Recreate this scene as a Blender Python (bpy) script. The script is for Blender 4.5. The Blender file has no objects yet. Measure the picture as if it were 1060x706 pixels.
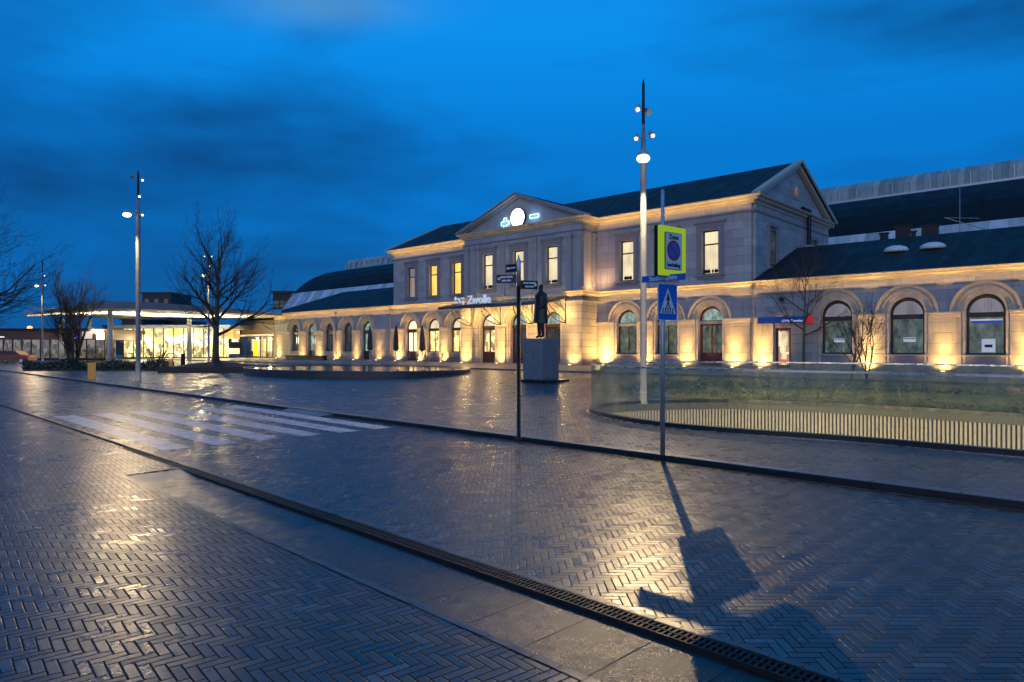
import bpy, math, random
from math import sin, cos, pi, radians as R
from mathutils import Vector, Matrix
from mathutils.geometry import delaunay_2d_cdt
scene = bpy.context.scene
COL = scene.collection
# ------------------------------------------------------------------ camera, world, exposure
F = 706.7; HOR = 360.0; CH = 1.85
cam_d = bpy.data.cameras.new('camera'); cam = bpy.data.objects.new('camera', cam_d); COL.objects.link(cam)
cam.location = (0, 0, CH); cam.rotation_euler = (R(90), 0, 0)
cam_d.sensor_width = 36; cam_d.lens = F/1060*36; cam_d.shift_y = 7/1060; cam_d.clip_end = 3000
scene.camera = cam
scene.view_settings.view_transform = 'Standard'; scene.view_settings.look = 'None'
scene.view_settings.exposure = 0.22; scene.view_settings.gamma = 1.0
scene.view_settings.use_curve_mapping = False

class NT:
    """small helper for writing node trees as expressions"""
    def __init__(s, nt): s.t = nt
    def n(s, typ, **k):
        o = s.t.nodes.new(typ)
        for a, v in k.items(): setattr(o, a, v)
        return o
    def put(s, sock, v):
        if isinstance(v, bpy.types.NodeSocket): s.t.links.new(v, sock)
        else: sock.default_value = v
    def m(s, op, a, b=0.0, c=0.0):
        o = s.n('ShaderNodeMath', operation=op)
        s.put(o.inputs[0], a); s.put(o.inputs[1], b); s.put(o.inputs[2], c)
        return o.outputs[0]
    def add(s, a, b): return s.m('ADD', a, b)
    def sub(s, a, b): return s.m('SUBTRACT', a, b)
    def mul(s, a, b): return s.m('MULTIPLY', a, b)
    def mix(s, f, a, b): return s.add(s.mul(a, s.sub(1.0, f)), s.mul(b, f))
    def mixc(s, f, a, b, mode='MIX'):
        o = s.n('ShaderNodeMix', data_type='RGBA', blend_type=mode)
        s.put(o.inputs[0], f); s.put(o.inputs[6], a); s.put(o.inputs[7], b)
        return o.outputs[2]
    def noise(s, vec, scale, detail=3, rough=.5, dim='3D'):
        o = s.n('ShaderNodeTexNoise'); s.put(o.inputs['Vector'], vec)
        o.inputs['Scale'].default_value = scale; o.inputs['Detail'].default_value = detail
        o.inputs['Roughness'].default_value = rough
        return o.outputs['Fac']
    def ramp(s, f, pts, interp='LINEAR'):
        o = s.n('ShaderNodeValToRGB'); s.put(o.inputs[0], f); cr = o.color_ramp; cr.interpolation = interp
        while len(cr.elements) < len(pts): cr.elements.new(.5)
        for e, (p, c) in zip(cr.elements, pts):
            e.position = p; e.color = c if len(c) == 4 else (*c, 1)
        return o.outputs[0]
    def mapr(s, v, a, b, c, d, smooth=True):
        o = s.n('ShaderNodeMapRange'); o.interpolation_type = 'SMOOTHSTEP' if smooth else 'LINEAR'
        s.put(o.inputs[0], v)
        for k, x in zip((1, 2, 3, 4), (a, b, c, d)): o.inputs[k].default_value = x
        return o.outputs[0]
    def mapping(s, vec, loc=(0,0,0), rot=(0,0,0), scale=(1,1,1)):
        o = s.n('ShaderNodeMapping'); s.put(o.inputs[0], vec)
        o.inputs[1].default_value = loc; o.inputs[2].default_value = rot; o.inputs[3].default_value = scale
        return o.outputs[0]

# world: blue hour sky = twilight Nishita colour under procedural cloud
w = bpy.data.worlds.new('World'); scene.world = w; w.use_nodes = True
nt = w.node_tree; nt.nodes.clear(); T = NT(nt)
tc = T.n('ShaderNodeTexCoord').outputs['Generated']
sky = T.n('ShaderNodeTexSky'); sky.sky_type = 'NISHITA'; sky.sun_disc = False
sky.sun_elevation = R(1.0); sky.sun_rotation = R(165); sky.ozone_density = 5
sep = T.n('ShaderNodeSeparateXYZ'); nt.links.new(tc, sep.inputs[0]); sx, sy, sz = sep.outputs
zc = T.m('MAXIMUM', sz, 0.0)
base = T.ramp(zc, [(0, (.004, .12, .40)), (.10, (.002, .15, .50)), (.28, (.002, .165, .55)), (.42, (.003, .235, .72)), (1, (.02, .17, .46))])
cv = T.mapping(tc, scale=(1, 1, 3.2), loc=(.35, 0, .2), rot=(0, R(8), 0))
n1 = T.noise(cv, 1.7, 5, .52); n2 = T.noise(T.mapping(tc, scale=(1, 1, 2.2), loc=(3.1, 1, 0)), 4.5, 4, .55)
def blob(direction, inner, outer):
    d = Vector(direction).normalized()
    o = T.n('ShaderNodeVectorMath', operation='DOT_PRODUCT'); nt.links.new(tc, o.inputs[0]); o.inputs[1].default_value = d
    return T.mapr(o.outputs['Value'], cos(R(outer)), cos(R(inner)), 0, 1)
def pdir(px, py): return ((px-530)/F, 1, (HOR-py)/F)
def band(px, py, wx, wy, slope=0.0):
    """elongated soft cloud bank at a direction; wx, wy in tangent units"""
    yy = T.m('MAXIMUM', sy, .05)
    ux = T.sub(T.m('DIVIDE', sx, yy), (px-530)/F); uz = T.sub(T.m('DIVIDE', sz, yy), (HOR-py)/F)
    uz = T.sub(uz, T.mul(ux, slope))
    r2 = T.add(T.m('POWER', T.m('ABSOLUTE', T.m('DIVIDE', ux, wx)), 2.0), T.m('POWER', T.m('ABSOLUTE', T.m('DIVIDE', uz, wy)), 2.0))
    return T.m('MULTIPLY', T.m('EXPONENT', T.mul(r2, -1.0)), T.m('GREATER_THAN', sy, 0.0))
n3 = T.noise(T.mapping(tc, scale=(1, 1, 4.5), loc=(7, 2, 1)), 9, 5, .6)
cl = T.mul(T.mapr(n1, .36, .66, 0, 1), .62)
for b, s in ((band(370, 150, .22, .065, -.05), .6), (band(110, 180, .26, .07, .05), .40), (band(990, 20, .26, .07, .1), .65), (band(840, 190, .2, .05, .1), .12),
             (band(800, 5, .25, .03, 0), .3), (band(10, 20, .12, .12, 0), .35), (band(230, 110, .12, .03, .1), .15), (band(300, 275, .3, .03, 0), .1)):
    cl = T.add(cl, T.mul(b, s))
for b, s in ((band(480, 70, .20, .11, .1), .5), (band(620, 150, .25, .07, 0), .3), (band(130, 60, .17, .05, -.05), .35), (band(930, 130, .2, .05, .15), .3), (band(60, 260, .3, .06, 0), .2)):
    cl = T.sub(cl, T.mul(b, s))
cl = T.add(cl, T.mul(T.sub(n2, .5), .9)); cl = T.add(cl, T.mul(T.sub(n3, .5), .45))
cl = T.m('MINIMUM', T.m('MAXIMUM', cl, 0.0), 1.0)
dark = T.ramp(zc, [(0, (.006, .05, .15)), (.2, (.003, .045, .16)), (.5, (.003, .05, .18)), (1, (.004, .05, .16))])
col = T.mixc(T.mul(cl, .9), base, dark)
col = T.mixc(T.mul(band(335, 6, .12, .028, -.03), .6), col, (.09, .27, .50, 1))
nish = T.mixc(1.0, sky.outputs[0], (.02, .05, .12, 1), 'MULTIPLY')
col = T.mixc(.06, col, nish, 'ADD')
bg = T.n('ShaderNodeBackground'); nt.links.new(col, bg.inputs[0]); bg.inputs[1].default_value = 1.0
wo = T.n('ShaderNodeOutputWorld'); nt.links.new(bg.outputs[0], wo.inputs[0])
# soft weak fill lamp added to lift facade and signs, standing for western twilight
sl = bpy.data.lights.new('twilight_fill', 'SUN'); sl.energy = .64; sl.angle = R(70); sl.color = (1, .90, .92)
so = bpy.data.objects.new('twilight_fill', sl); COL.objects.link(so); so.rotation_euler = Vector((.35, 1, -.12)).to_track_quat('-Z', 'Y').to_euler()

# ------------------------------------------------------------------ layout helpers
SX = Vector((.7354, -.6776)); PX = Vector((.6776, .7354))      # along the facade (to the right) / into the building
ROT = math.atan2(SX.y, SX.x)
def sp(s, p): v = SX*s + PX*p; return (v.x, v.y)
def to_sp(x, y): v = Vector((x, y)); return v.dot(SX), v.dot(PX)
Q2 = math.sqrt(.5)
def rt(r, t): return ((r-t)*Q2, (r+t)*Q2)                        # across / along the road
def sm(a): a = max(0, min(1, a)); return a*a*(3-2*a)
def G(x, y):
    r = (x+y)*Q2; p = x*PX.x+y*PX.y
    if r < 9.8: return 0.0
    if p >= 33: return .45
    return .1+.25*sm((p-20)/13)
def at(px, py, z=None):
    """ground point seen at a photo pixel"""
    zz = 0 if z is None else z
    for _ in range(30):
        y = F*(CH-zz)/(py-HOR); x = (px-530)/F*y
        if z is not None: break
        zz = .5*zz+.5*G(x, y)
    return Vector((x, y, zz))
def atY(px, Y, z=None):
    x = (px-530)/F*Y
    return Vector((x, Y, G(x, Y) if z is None else z))
def zat(py, Y): return CH+(HOR-py)/F*Y

# ------------------------------------------------------------------ object helpers
def tag(o, label=None, cat=None, group=None, kind=None):
    if label: o['label'] = label
    if cat: o['category'] = cat
    if group: o['group'] = group
    if kind: o['kind'] = kind
    return o
def empty(name, loc, rz=0, label=None, cat=None, group=None):
    o = bpy.data.objects.new(name, None); COL.objects.link(o); o.location = loc; o.rotation_euler = (0, 0, rz)
    o.empty_display_size = .2
    return tag(o, label, cat, group)
class MB:
    def __init__(s): s.v = []; s.f = []
    def quad(s, a, b, c, d):
        n = len(s.v); s.v += [tuple(a), tuple(b), tuple(c), tuple(d)]; s.f.append((n, n+1, n+2, n+3)); return s
    def poly(s, pts): n = len(s.v); s.v += [tuple(p) for p in pts]; s.f.append(tuple(range(n, n+len(pts)))); return s
    def box(s, x0, x1, y0, y1, z0, z1, bev=0.0):
        if x0 > x1: x0, x1 = x1, x0
        if y0 > y1: y0, y1 = y1, y0
        if z0 > z1: z0, z1 = z1, z0
        n = len(s.v)
        s.v += [(x0,y0,z0),(x1,y0,z0),(x1,y1,z0),(x0,y1,z0),(x0,y0,z1),(x1,y0,z1),(x1,y1,z1),(x0,y1,z1)]
        s.f += [tuple(n+i for i in q) for q in ((0,3,2,1),(4,5,6,7),(0,1,5,4),(1,2,6,5),(2,3,7,6),(3,0,4,7))]
        return s
    def cyl(s, p0, p1, r0, r1=None, n=12, caps=True):
        r1 = r0 if r1 is None else r1
        p0 = Vector(p0); p1 = Vector(p1); d = (p1-p0)
        if d.length < 1e-6: return s
        d.normalize(); u = d.orthogonal().normalized(); w_ = d.cross(u)
        b = len(s.v)
        for p, r in ((p0, r0), (p1, r1)):
            for i in range(n):
                a = 2*pi*i/n; s.v.append(tuple(p+u*(r*cos(a))+w_*(r*sin(a))))
        for i in range(n): s.f.append((b+i, b+(i+1) % n, b+n+(i+1) % n, b+n+i))
        if caps: s.f += [tuple(b+n-1-i for i in range(n)), tuple(b+n+i for i in range(n))]
        return s
    def tube(s, pts, rs, n=8):
        if not hasattr(rs, '__len__'): rs = [rs]*len(pts)
        pts = [Vector(p) for p in pts]; b = len(s.v); u = None
        for i, p in enumerate(pts):
            d = (pts[min(i+1, len(pts)-1)]-pts[max(i-1, 0)]).normalized()
            u = d.orthogonal().normalized() if u is None else (u-d*u.dot(d)).normalized()
            w_ = d.cross(u)
            for k in range(n):
                a = 2*pi*k/n; s.v.append(tuple(p+u*(rs[i]*cos(a))+w_*(rs[i]*sin(a))))
        for i in range(len(pts)-1):
            for k in range(n):
                s.f.append((b+i*n+k, b+i*n+(k+1) % n, b+(i+1)*n+(k+1) % n, b+(i+1)*n+k))
        s.f += [tuple(b+n-1-k for k in range(n)), tuple(b+(len(pts)-1)*n+k for k in range(n))]
        return s
    def lathe(s, prof, c=(0, 0, 0), n=20, sy=1.0):
        b = len(s.v)
        for r, z in prof:
            for i in range(n):
                a = 2*pi*i/n; s.v.append((c[0]+r*cos(a), c[1]+r*sin(a)*sy, c[2]+z))
        for j in range(len(prof)-1):
            for i in range(n): s.f.append((b+j*n+i, b+j*n+(i+1) % n, b+(j+1)*n+(i+1) % n, b+(j+1)*n+i))
        s.f += [tuple(b+n-1-i for i in range(n)), tuple(b+(len(prof)-1)*n+i for i in range(n))]
        return s
    def sweep(s, prof, path, closed=False):
        """profile (out, up) swept along a level path of (x, y, z); out is to the right of travel"""
        P = [Vector(p) for p in path]; n = len(prof); b = len(s.v)
        for i, p in enumerate(P):
            if closed: d0 = (p-P[i-1]); d1 = (P[(i+1) % len(P)]-p)
            else: d0 = (p-P[i-1]) if i else (P[1]-p); d1 = (P[i+1]-p) if i < len(P)-1 else d0
            d0 = d0.copy(); d1 = d1.copy(); d0.z = d1.z = 0; d0.normalize(); d1.normalize()
            n0 = Vector((d0.y, -d0.x, 0)); n1_ = Vector((d1.y, -d1.x, 0)); m = (n0+n1_).normalized(); m = m/max(.35, m.dot(n0))
            for o, u in prof: s.v.append((p.x+m.x*o, p.y+m.y*o, p.z+u))
        L = len(P); rng = L if closed else L-1
        for i in range(rng):
            for k in range(n):
                a = b+i*n; c = b+((i+1) % L)*n; s.f.append((a+k, a+(k+1) % n, c+(k+1) % n, c+k))
        if not closed: s.f += [tuple(b+n-1-k for k in range(n)), tuple(b+(L-1)*n+k for k in range(n))]
        return s
    def holes(s, outer, holes, d0, d1, axis='y', back=False):
        """plate in the x-z plane from y=d0 (front) to y=d1, with holes"""
        pts = [Vector(p) for p in outer]; edges = [(i, (i+1) % len(outer)) for i in range(len(outer))]
        for h in holes:
            b = len(pts); pts += [Vector(p) for p in h]; edges += [(b+i, b+(i+1) % len(h)) for i in range(len(h))]
        V, E, Fc, *_ = delaunay_2d_cdt(pts, edges, [], 0, 1e-5)
        def inside(c, poly):
            r = False; j = len(poly)-1
            for i in range(len(poly)):
                a, b2 = poly[i], poly[j]
                if (a[1] > c.y) != (b2[1] > c.y) and c.x < (b2[0]-a[0])*(c.y-a[1])/(b2[1]-a[1])+a[0]: r = not r
                j = i
            return r
        def put(x, z, y): return (x, y, z) if axis == 'y' else (x, z, y)
        for dep, use in ((d0, True), (d1, back)):
            if not use: continue
            b = len(s.v); s.v += [put(v.x, v.y, dep) for v in V]
            for f in Fc:
                c = sum((V[i] for i in f), Vector((0, 0)))/len(f)
                if inside(c, outer) and not any(inside(c, h) for h in holes):
                    s.f.append(tuple(b+i for i in (reversed(f) if dep == d1 else f)))
        if d1 != d0:
            for k, loop in enumerate([outer]+list(holes)):
                for i in range(len(loop)):
                    a = loop[i]; c = loop[(i+1) % len(loop)]
                    q = [put(a[0], a[1], d0), put(a[0], a[1], d1), put(c[0], c[1], d1), put(c[0], c[1], d0)]
                    s.quad(*(q if k == 0 else q[::-1]))
        return s
    def build(s, name, mat, parent=None, smooth=False, bevel=0.0):
        me = bpy.data.meshes.new(name); me.from_pydata(s.v, [], s.f); me.validate(); me.update()
        if mat: me.materials.append(mat)
        o = bpy.data.objects.new(name, me); COL.objects.link(o)
        if parent: o.parent = parent
        if smooth:
            for p in me.polygons: p.use_smooth = True
        if bevel:
            m = o.modifiers.new('bevel', 'BEVEL'); m.width = bevel; m.segments = 2; m.limit_method = 'ANGLE'; m.angle_limit = R(50)
        return o
def arch(cx, hw, z0, zs, R_=None, n=16):
    """outline with semicircular head; hw half width, zs spring"""
    R_ = R_ or hw
    return [(cx-hw, z0), (cx+hw, z0)]+[(cx+R_*cos(a), zs+R_*sin(a)) for a in [pi*i/n for i in range(n+1)]]
def rect(x0, x1, z0, z1): return [(x0, z0), (x1, z0), (x1, z1), (x0, z1)]
def text_mb(txt, size, depth=.01, align='CENTER', bold=0.0):
    cu = bpy.data.curves.new('t', 'FONT'); cu.body = txt; cu.size = size; cu.extrude = depth/2; cu.align_x = align; cu.offset = bold
    cu.align_y = 'CENTER'; cu.resolution_u = 3
    o = bpy.data.objects.new('t', cu); COL.objects.link(o)
    dg = bpy.context.evaluated_depsgraph_get(); me = bpy.data.meshes.new_from_object(o.evaluated_get(dg))
    mb = MB(); mb.v = [(v.co.x, -v.co.z, v.co.y) for v in me.vertices]; mb.f = [tuple(p.vertices) for p in me.polygons]
    bpy.data.objects.remove(o); bpy.data.curves.remove(cu); bpy.data.meshes.remove(me)
    return mb                                    # stands in x-z plane, faces -y
def shift(mb, x, y, z, sx_=1.0): mb.v = [(v[0]*sx_+x, v[1]+y, v[2]+z) for v in mb.v]; return mb
def light(name, kind, loc, power, color, parent=None, **k):
    l = bpy.data.lights.new(name, kind); l.energy = power; l.color = color
    o = bpy.data.objects.new(name, l); COL.objects.link(o); o.location = loc
    if parent: o.parent = parent
    for a, v in k.items():
        if a == 'aim': o.rotation_euler = (Vector(v)).to_track_quat('-Z', 'Y').to_euler()
        elif a == 'rot': o.rotation_euler = v
        else: setattr(l, a, v)
    return o

# ------------------------------------------------------------------ materials
def newmat(name):
    m = bpy.data.materials.new(name); m.use_nodes = True; nt = m.node_tree; T = NT(nt)
    return m, nt, T, nt.nodes['Principled BSDF']
def simple(name, col, rough=.5, metal=0.0, var=.15, nscale=6.0, bump=0.0, emis=None, es=0.0, coat=0.0):
    m, nt, T, b = newmat(name); tcn = T.n('ShaderNodeTexCoord').outputs['Object']
    f = T.noise(tcn, nscale, 5, .6); lo = tuple(c*(1-var) for c in col); hi = tuple(min(1, c*(1+var)) for c in col)
    c = T.ramp(f, [(.3, lo), (.7, hi)]); nt.links.new(c, b.inputs['Base Color'])
    b.inputs['Metallic'].default_value = metal
    nt.links.new(T.mapr(f, .3, .7, max(.02, rough-.08), min(1, rough+.08)), b.inputs['Roughness'])
    if bump:
        bu = T.n('ShaderNodeBump'); bu.inputs['Distance'].default_value = bump
        nt.links.new(T.noise(tcn, nscale*4, 6, .6), bu.inputs['Height']); nt.links.new(bu.outputs[0], b.inputs['Normal'])
    if emis: b.inputs['Emission Color'].default_value = (*emis, 1); b.inputs['Emission Strength'].default_value = es
    b.inputs['Coat Weight'].default_value = coat
    return m
def herring(T, vec, L, W, n):
    """n:1 herringbone; returns joint distance (m), random value, random colour, tilt height, joint mask"""
    sp_ = T.n('ShaderNodeSeparateXYZ'); T.t.links.new(vec, sp_.inputs[0])
    x = T.mul(sp_.outputs[0], 1/W); y = T.mul(sp_.outputs[1], 1/W)
    i = T.m('FLOOR', x); j = T.m('FLOOR', y); fx = T.sub(x, i); fy = T.sub(y, j)
    k = T.m('FLOORED_MODULO', T.sub(i, j), 2.0*n); hor = T.m('LESS_THAN', k, n-.5)
    al = T.mix(hor, T.add(fy, T.sub(2.0*n-1, k)), T.add(fx, k)); ac = T.mix(hor, fx, fy)
    d = T.m('MINIMUM', T.m('MINIMUM', al, T.sub(float(n), al)), T.m('MINIMUM', ac, T.sub(1.0, ac)))
    idx = T.mix(hor, i, T.sub(i, k)); idy = T.mix(hor, T.add(j, k), j)
    cb = T.n('ShaderNodeCombineXYZ'); T.put(cb.inputs[0], idx); T.put(cb.inputs[1], idy); T.put(cb.inputs[2], T.mul(hor, 7.3))
    wn = T.n('ShaderNodeTexWhiteNoise'); T.t.links.new(cb.outputs[0], wn.inputs[0])
    s3 = T.n('ShaderNodeSeparateColor'); T.t.links.new(wn.outputs['Color'], s3.inputs[0])
    tilt = T.add(T.mul(T.sub(al, n/2), T.mul(T.sub(s3.outputs[0], .5), 2.0/n)), T.mul(T.sub(ac, .5), T.mul(T.sub(s3.outputs[1], .5), 2.0)))
    return T.mul(d, W), wn.outputs['Value'], s3.outputs[2], tilt
def brick_ground(name, rot, L, W, n, cols, rough=(.22, .42), tilt_h=.0022, joint=.006, paint=None, depth=.005):
    m, nt, T, b = newmat(name); g = T.n('ShaderNodeNewGeometry').outputs['Position']
    v = T.mapping(g, rot=(0, 0, rot))
    wob = T.n('ShaderNodeTexNoise'); nt.links.new(g, wob.inputs['Vector']); wob.inputs['Scale'].default_value = 1.3; wob.inputs['Detail'].default_value = 4
    vm = T.n('ShaderNodeVectorMath', operation='MULTIPLY_ADD'); nt.links.new(wob.outputs['Color'], vm.inputs[0]); vm.inputs[1].default_value = (.018, .018, 0); nt.links.new(v, vm.inputs[2])
    d, rv, rv2, tilt = herring(T, vm.outputs[0], L, W, n)
    fine = T.noise(g, 55, 5, .65); mid = T.noise(g, 1.1, 5, .6); big = T.noise(g, .22, 3, .5)
    jm = T.mapr(d, joint*.25, joint, 1, 0)
    c = T.ramp(rv, cols)
    c = T.mixc(.55, c, T.ramp(T.add(T.mul(fine, .6), T.mul(mid, .4)), [(.3, (.35, .35, .35)), (.7, (1.5, 1.5, 1.5))]), 'MULTIPLY')
    c = T.mixc(T.mul(jm, .9), c, (.008, .008, .009, 1))
    spots = T.mapr(T.noise(g, 9, 2, .5), .73, .77, 0, .6)
    if paint:
        wear = T.mapr(T.add(T.mul(T.noise(g, 3, 6, .7), .6), T.mul(fine, .4)), .36, .56, .15, 1)
        c = T.mixc(T.mul(wear, T.sub(1.0, T.mul(jm, .7))), c, (*paint, 1))
    nt.links.new(c, b.inputs['Base Color'])
    rg = T.add(T.mapr(mid, .3, .7, rough[0], rough[1]), T.mul(T.sub(fine, .5), .12)); rg = T.add(rg, T.mul(jm, .35)); rg = T.add(rg, T.mul(T.sub(rv2, .5), .11))
    nt.links.new(T.m('MAXIMUM', rg, .1), b.inputs['Roughness'])
    h = T.mul(T.mapr(d, 0, joint*1.2, 0, 1), depth); h = T.add(h, T.mul(tilt, tilt_h)); h = T.add(h, T.mul(fine, .0013)); h = T.add(h, T.mul(mid, .006)); h = T.add(h, T.mul(T.noise(g, 21, 3, .5), .0015))
    bu = T.n('ShaderNodeBump'); bu.inputs['Distance'].default_value = 1; bu.inputs['Strength'].default_value = .9
    nt.links.new(h, bu.inputs['Height']); nt.links.new(bu.outputs[0], b.inputs['Normal'])
    nt.links.new(T.mix(jm, .75, .04), b.inputs['Specular IOR Level'])
    return m
BR = [(0, (.016, .014, .016)), (.35, (.034, .028, .029)), (.65, (.048, .037, .035)), (.96, (.080, .063, .058)), (1, (.13, .11, .10))]
M_near = brick_ground('near_paving', R(50), .204, .068, 3, BR, tilt_h=.0013, rough=(.28, .38), joint=.0075, depth=.003)
M_road = brick_ground('road_paving', 0, .201, .067, 3, BR, tilt_h=.0014, rough=(.24, .34), joint=.006, depth=.0025)
M_paint = brick_ground('road_paint', 0, .201, .067, 3, BR, paint=(.55, .56, .60), rough=(.32, .42))
M_plaza = brick_ground('plaza_paving', R(3), .21, .105, 2, [(0, (.040, .037, .040)), (.5, (.068, .061, .062)), (1, (.11, .10, .098))], rough=(.27, .36), tilt_h=.0018, depth=.003)
def slab_mat(name, col, rough, sizex, sizey, offx=0., offy=0., rot=0.):
    m, nt, T, b = newmat(name); g = T.n('ShaderNodeNewGeometry').outputs['Position']
    v = T.mapping(g, rot=(0, 0, rot)); s_ = T.n('ShaderNodeSeparateXYZ'); nt.links.new(v, s_.inputs[0])
    x = T.mul(T.add(s_.outputs[0], offx), 1/sizex); fx = T.m('FRACT', x); y = T.mul(T.add(s_.outputs[1], offy), 1/sizey); fy = T.m('FRACT', y)
    dx = T.mul(T.m('MINIMUM', fx, T.sub(1.0, fx)), sizex); dy = T.mul(T.m('MINIMUM', fy, T.sub(1.0, fy)), sizey); d = T.m('MINIMUM', dx, dy)
    jm = T.mapr(d, .003, .008, 1, 0); wn = T.n('ShaderNodeTexWhiteNoise'); cb = T.n('ShaderNodeCombineXYZ')
    T.put(cb.inputs[0], T.m('FLOOR', x)); T.put(cb.inputs[1], T.m('FLOOR', y)); nt.links.new(cb.outputs[0], wn.inputs[0])
    fine = T.noise(g, 90, 5, .7); mid = T.noise(g, 2.5, 5, .6)
    c = T.ramp(T.add(T.mul(wn.outputs[0], .5), T.add(T.mul(mid, .3), T.mul(fine, .2))), [(.2, tuple(k*.7 for k in col)), (.8, tuple(k*1.35 for k in col))])
    c = T.mixc(jm, c, (.006, .006, .007, 1)); nt.links.new(c, b.inputs['Base Color'])
    nt.links.new(T.add(T.add(T.mapr(mid, .2, .8, rough-.03, rough+.05), T.mul(T.sub(fine, .5), .2)), T.mul(jm, .4)), b.inputs['Roughness'])
    h = T.add(T.mul(T.mapr(d, .001, .006, 0, 1), .004), T.add(T.mul(fine, .0034), T.mul(mid, .001)))
    bu = T.n('ShaderNodeBump'); bu.inputs['Distance'].default_value = 1; nt.links.new(h, bu.inputs['Height']); nt.links.new(bu.outputs[0], b.inputs['Normal'])
    b.inputs['Specular IOR Level'].default_value = .5
    return m
M_slab = slab_mat('dark_slab', (.022, .022, .021), .27, 50, .525, 0, .17, R(-45))
M_terr = slab_mat('terrace_slab', (.17, .165, .16), .45, .6, .6, 0, 0, -ROT)
M_kerb = slab_mat('kerb_stone', (.11, .11, .115), .35, 50, 1.0, 0, 0, R(-45))
M_black = simple('black_stone', (.012, .012, .013), .35, bump=.002)
M_dark = simple('dark_metal', (.02, .021, .023), .35, .6)
M_iron = simple('cast_iron', (.016, .015, .015), .6, .3)
M_steel = simple('steel', (.55, .56, .58), .28, 1.0)
M_galv = simple('galvanised', (.48, .50, .52), .42, .75, bump=.001)
M_white = simple('white_paint', (.72, .73, .74), .35, .0)
def wall_mat(name, col, hgt=.62, wid=1.5, joint=.012, depth=.012, rough=.75, var=.16):
    m, nt, T, b = newmat(name); o = T.n('ShaderNodeTexCoord').outputs['Object']
    s_ = T.n('ShaderNodeSeparateXYZ'); nt.links.new(o, s_.inputs[0])
    xx = T.add(s_.outputs[0], s_.outputs[1]); z = T.mul(T.add(s_.outputs[2], .19), 1/hgt); row = T.m('FLOOR', z); fz = T.sub(z, row)
    x = T.add(T.mul(xx, 1/wid), T.mul(T.m('FLOORED_MODULO', row, 2.0), .5)); cx = T.m('FLOOR', x); fx = T.sub(x, cx)
    dz = T.mul(T.m('MINIMUM', fz, T.sub(1.0, fz)), hgt); dx = T.mul(T.m('MINIMUM', fx, T.sub(1.0, fx)), wid)
    d = T.m('MINIMUM', dz, T.add(dx, joint*.45)); jm = T.mapr(d, joint*.4, joint, 1, 0)
    cb = T.n('ShaderNodeCombineXYZ'); T.put(cb.inputs[0], cx); T.put(cb.inputs[1], row); wn = T.n('ShaderNodeTexWhiteNoise'); nt.links.new(cb.outputs[0], wn.inputs[0])
    mid = T.noise(o, 1.1, 6, .65); fine = T.noise(o, 22, 5, .6)
    streak = T.noise(T.mapping(o, scale=(3, 3, .25)), 1.6, 4, .6)
    f = T.add(T.mul(wn.outputs[0], .3), T.add(T.mul(mid, .35), T.mul(streak, .35)))
    c = T.ramp(f, [(.25, tuple(k*(1-var) for k in col)), (.75, tuple(k*(1+var) for k in col))])
    c = T.mixc(T.mul(jm, .65), c, tuple(k*.3 for k in col)+(1,)); nt.links.new(c, b.inputs['Base Color'])
    soot = T.mapr(T.add(T.mul(T.noise(T.mapping(o, scale=(2.2, 2.2, .12)), 2.3, 5, .65), .7), T.mul(T.noise(o, .5, 4, .6), .3)), .50, .66, 0, .45)
    c = T.mixc(soot, c, tuple(k*.42 for k in col)+(1,)); nt.links.new(c, b.inputs['Base Color'])
    b.inputs['Roughness'].default_value = rough
    h = T.add(T.mul(T.mapr(d, joint*.3, joint*1.3, 0, 1), depth), T.mul(fine, .002))
    bu = T.n('ShaderNodeBump'); bu.inputs['Distance'].default_value = 1; nt.links.new(h, bu.inputs['Height']); nt.links.new(bu.outputs[0], b.inputs['Normal'])
    return m
M_wall = wall_mat('stucco_wall', (.40, .385, .38), var=.24)
M_rust = wall_mat('banded_stone', (.40, .36, .30), hgt=.56, wid=30, joint=.03, depth=.03)
M_lowwall = wall_mat('lower_stone', (.40, .36, .30), hgt=.62, wid=1.3, joint=.016, depth=.016)
M_trim = simple('stone_trim', (.42, .38, .32), .7, var=.14, nscale=2.5, bump=.003)
M_arch = simple('archivolt_stone', (.52, .45, .34), .7, var=.16, nscale=3, bump=.004)
M_surr = simple('window_surround', (.27, .25, .25), .7, var=.14, nscale=2.5, bump=.003)
M_cornice = simple('painted_cornice', (.50, .44, .34), .6, var=.12, nscale=1.5, bump=.002)
M_plinth = simple('plinth_stone', (.28, .26, .25), .7, var=.2, nscale=2, bump=.004)
M_pil = simple('pilaster_plaster', (.36, .345, .34), .7, var=.1, nscale=2, bump=.002)
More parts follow.
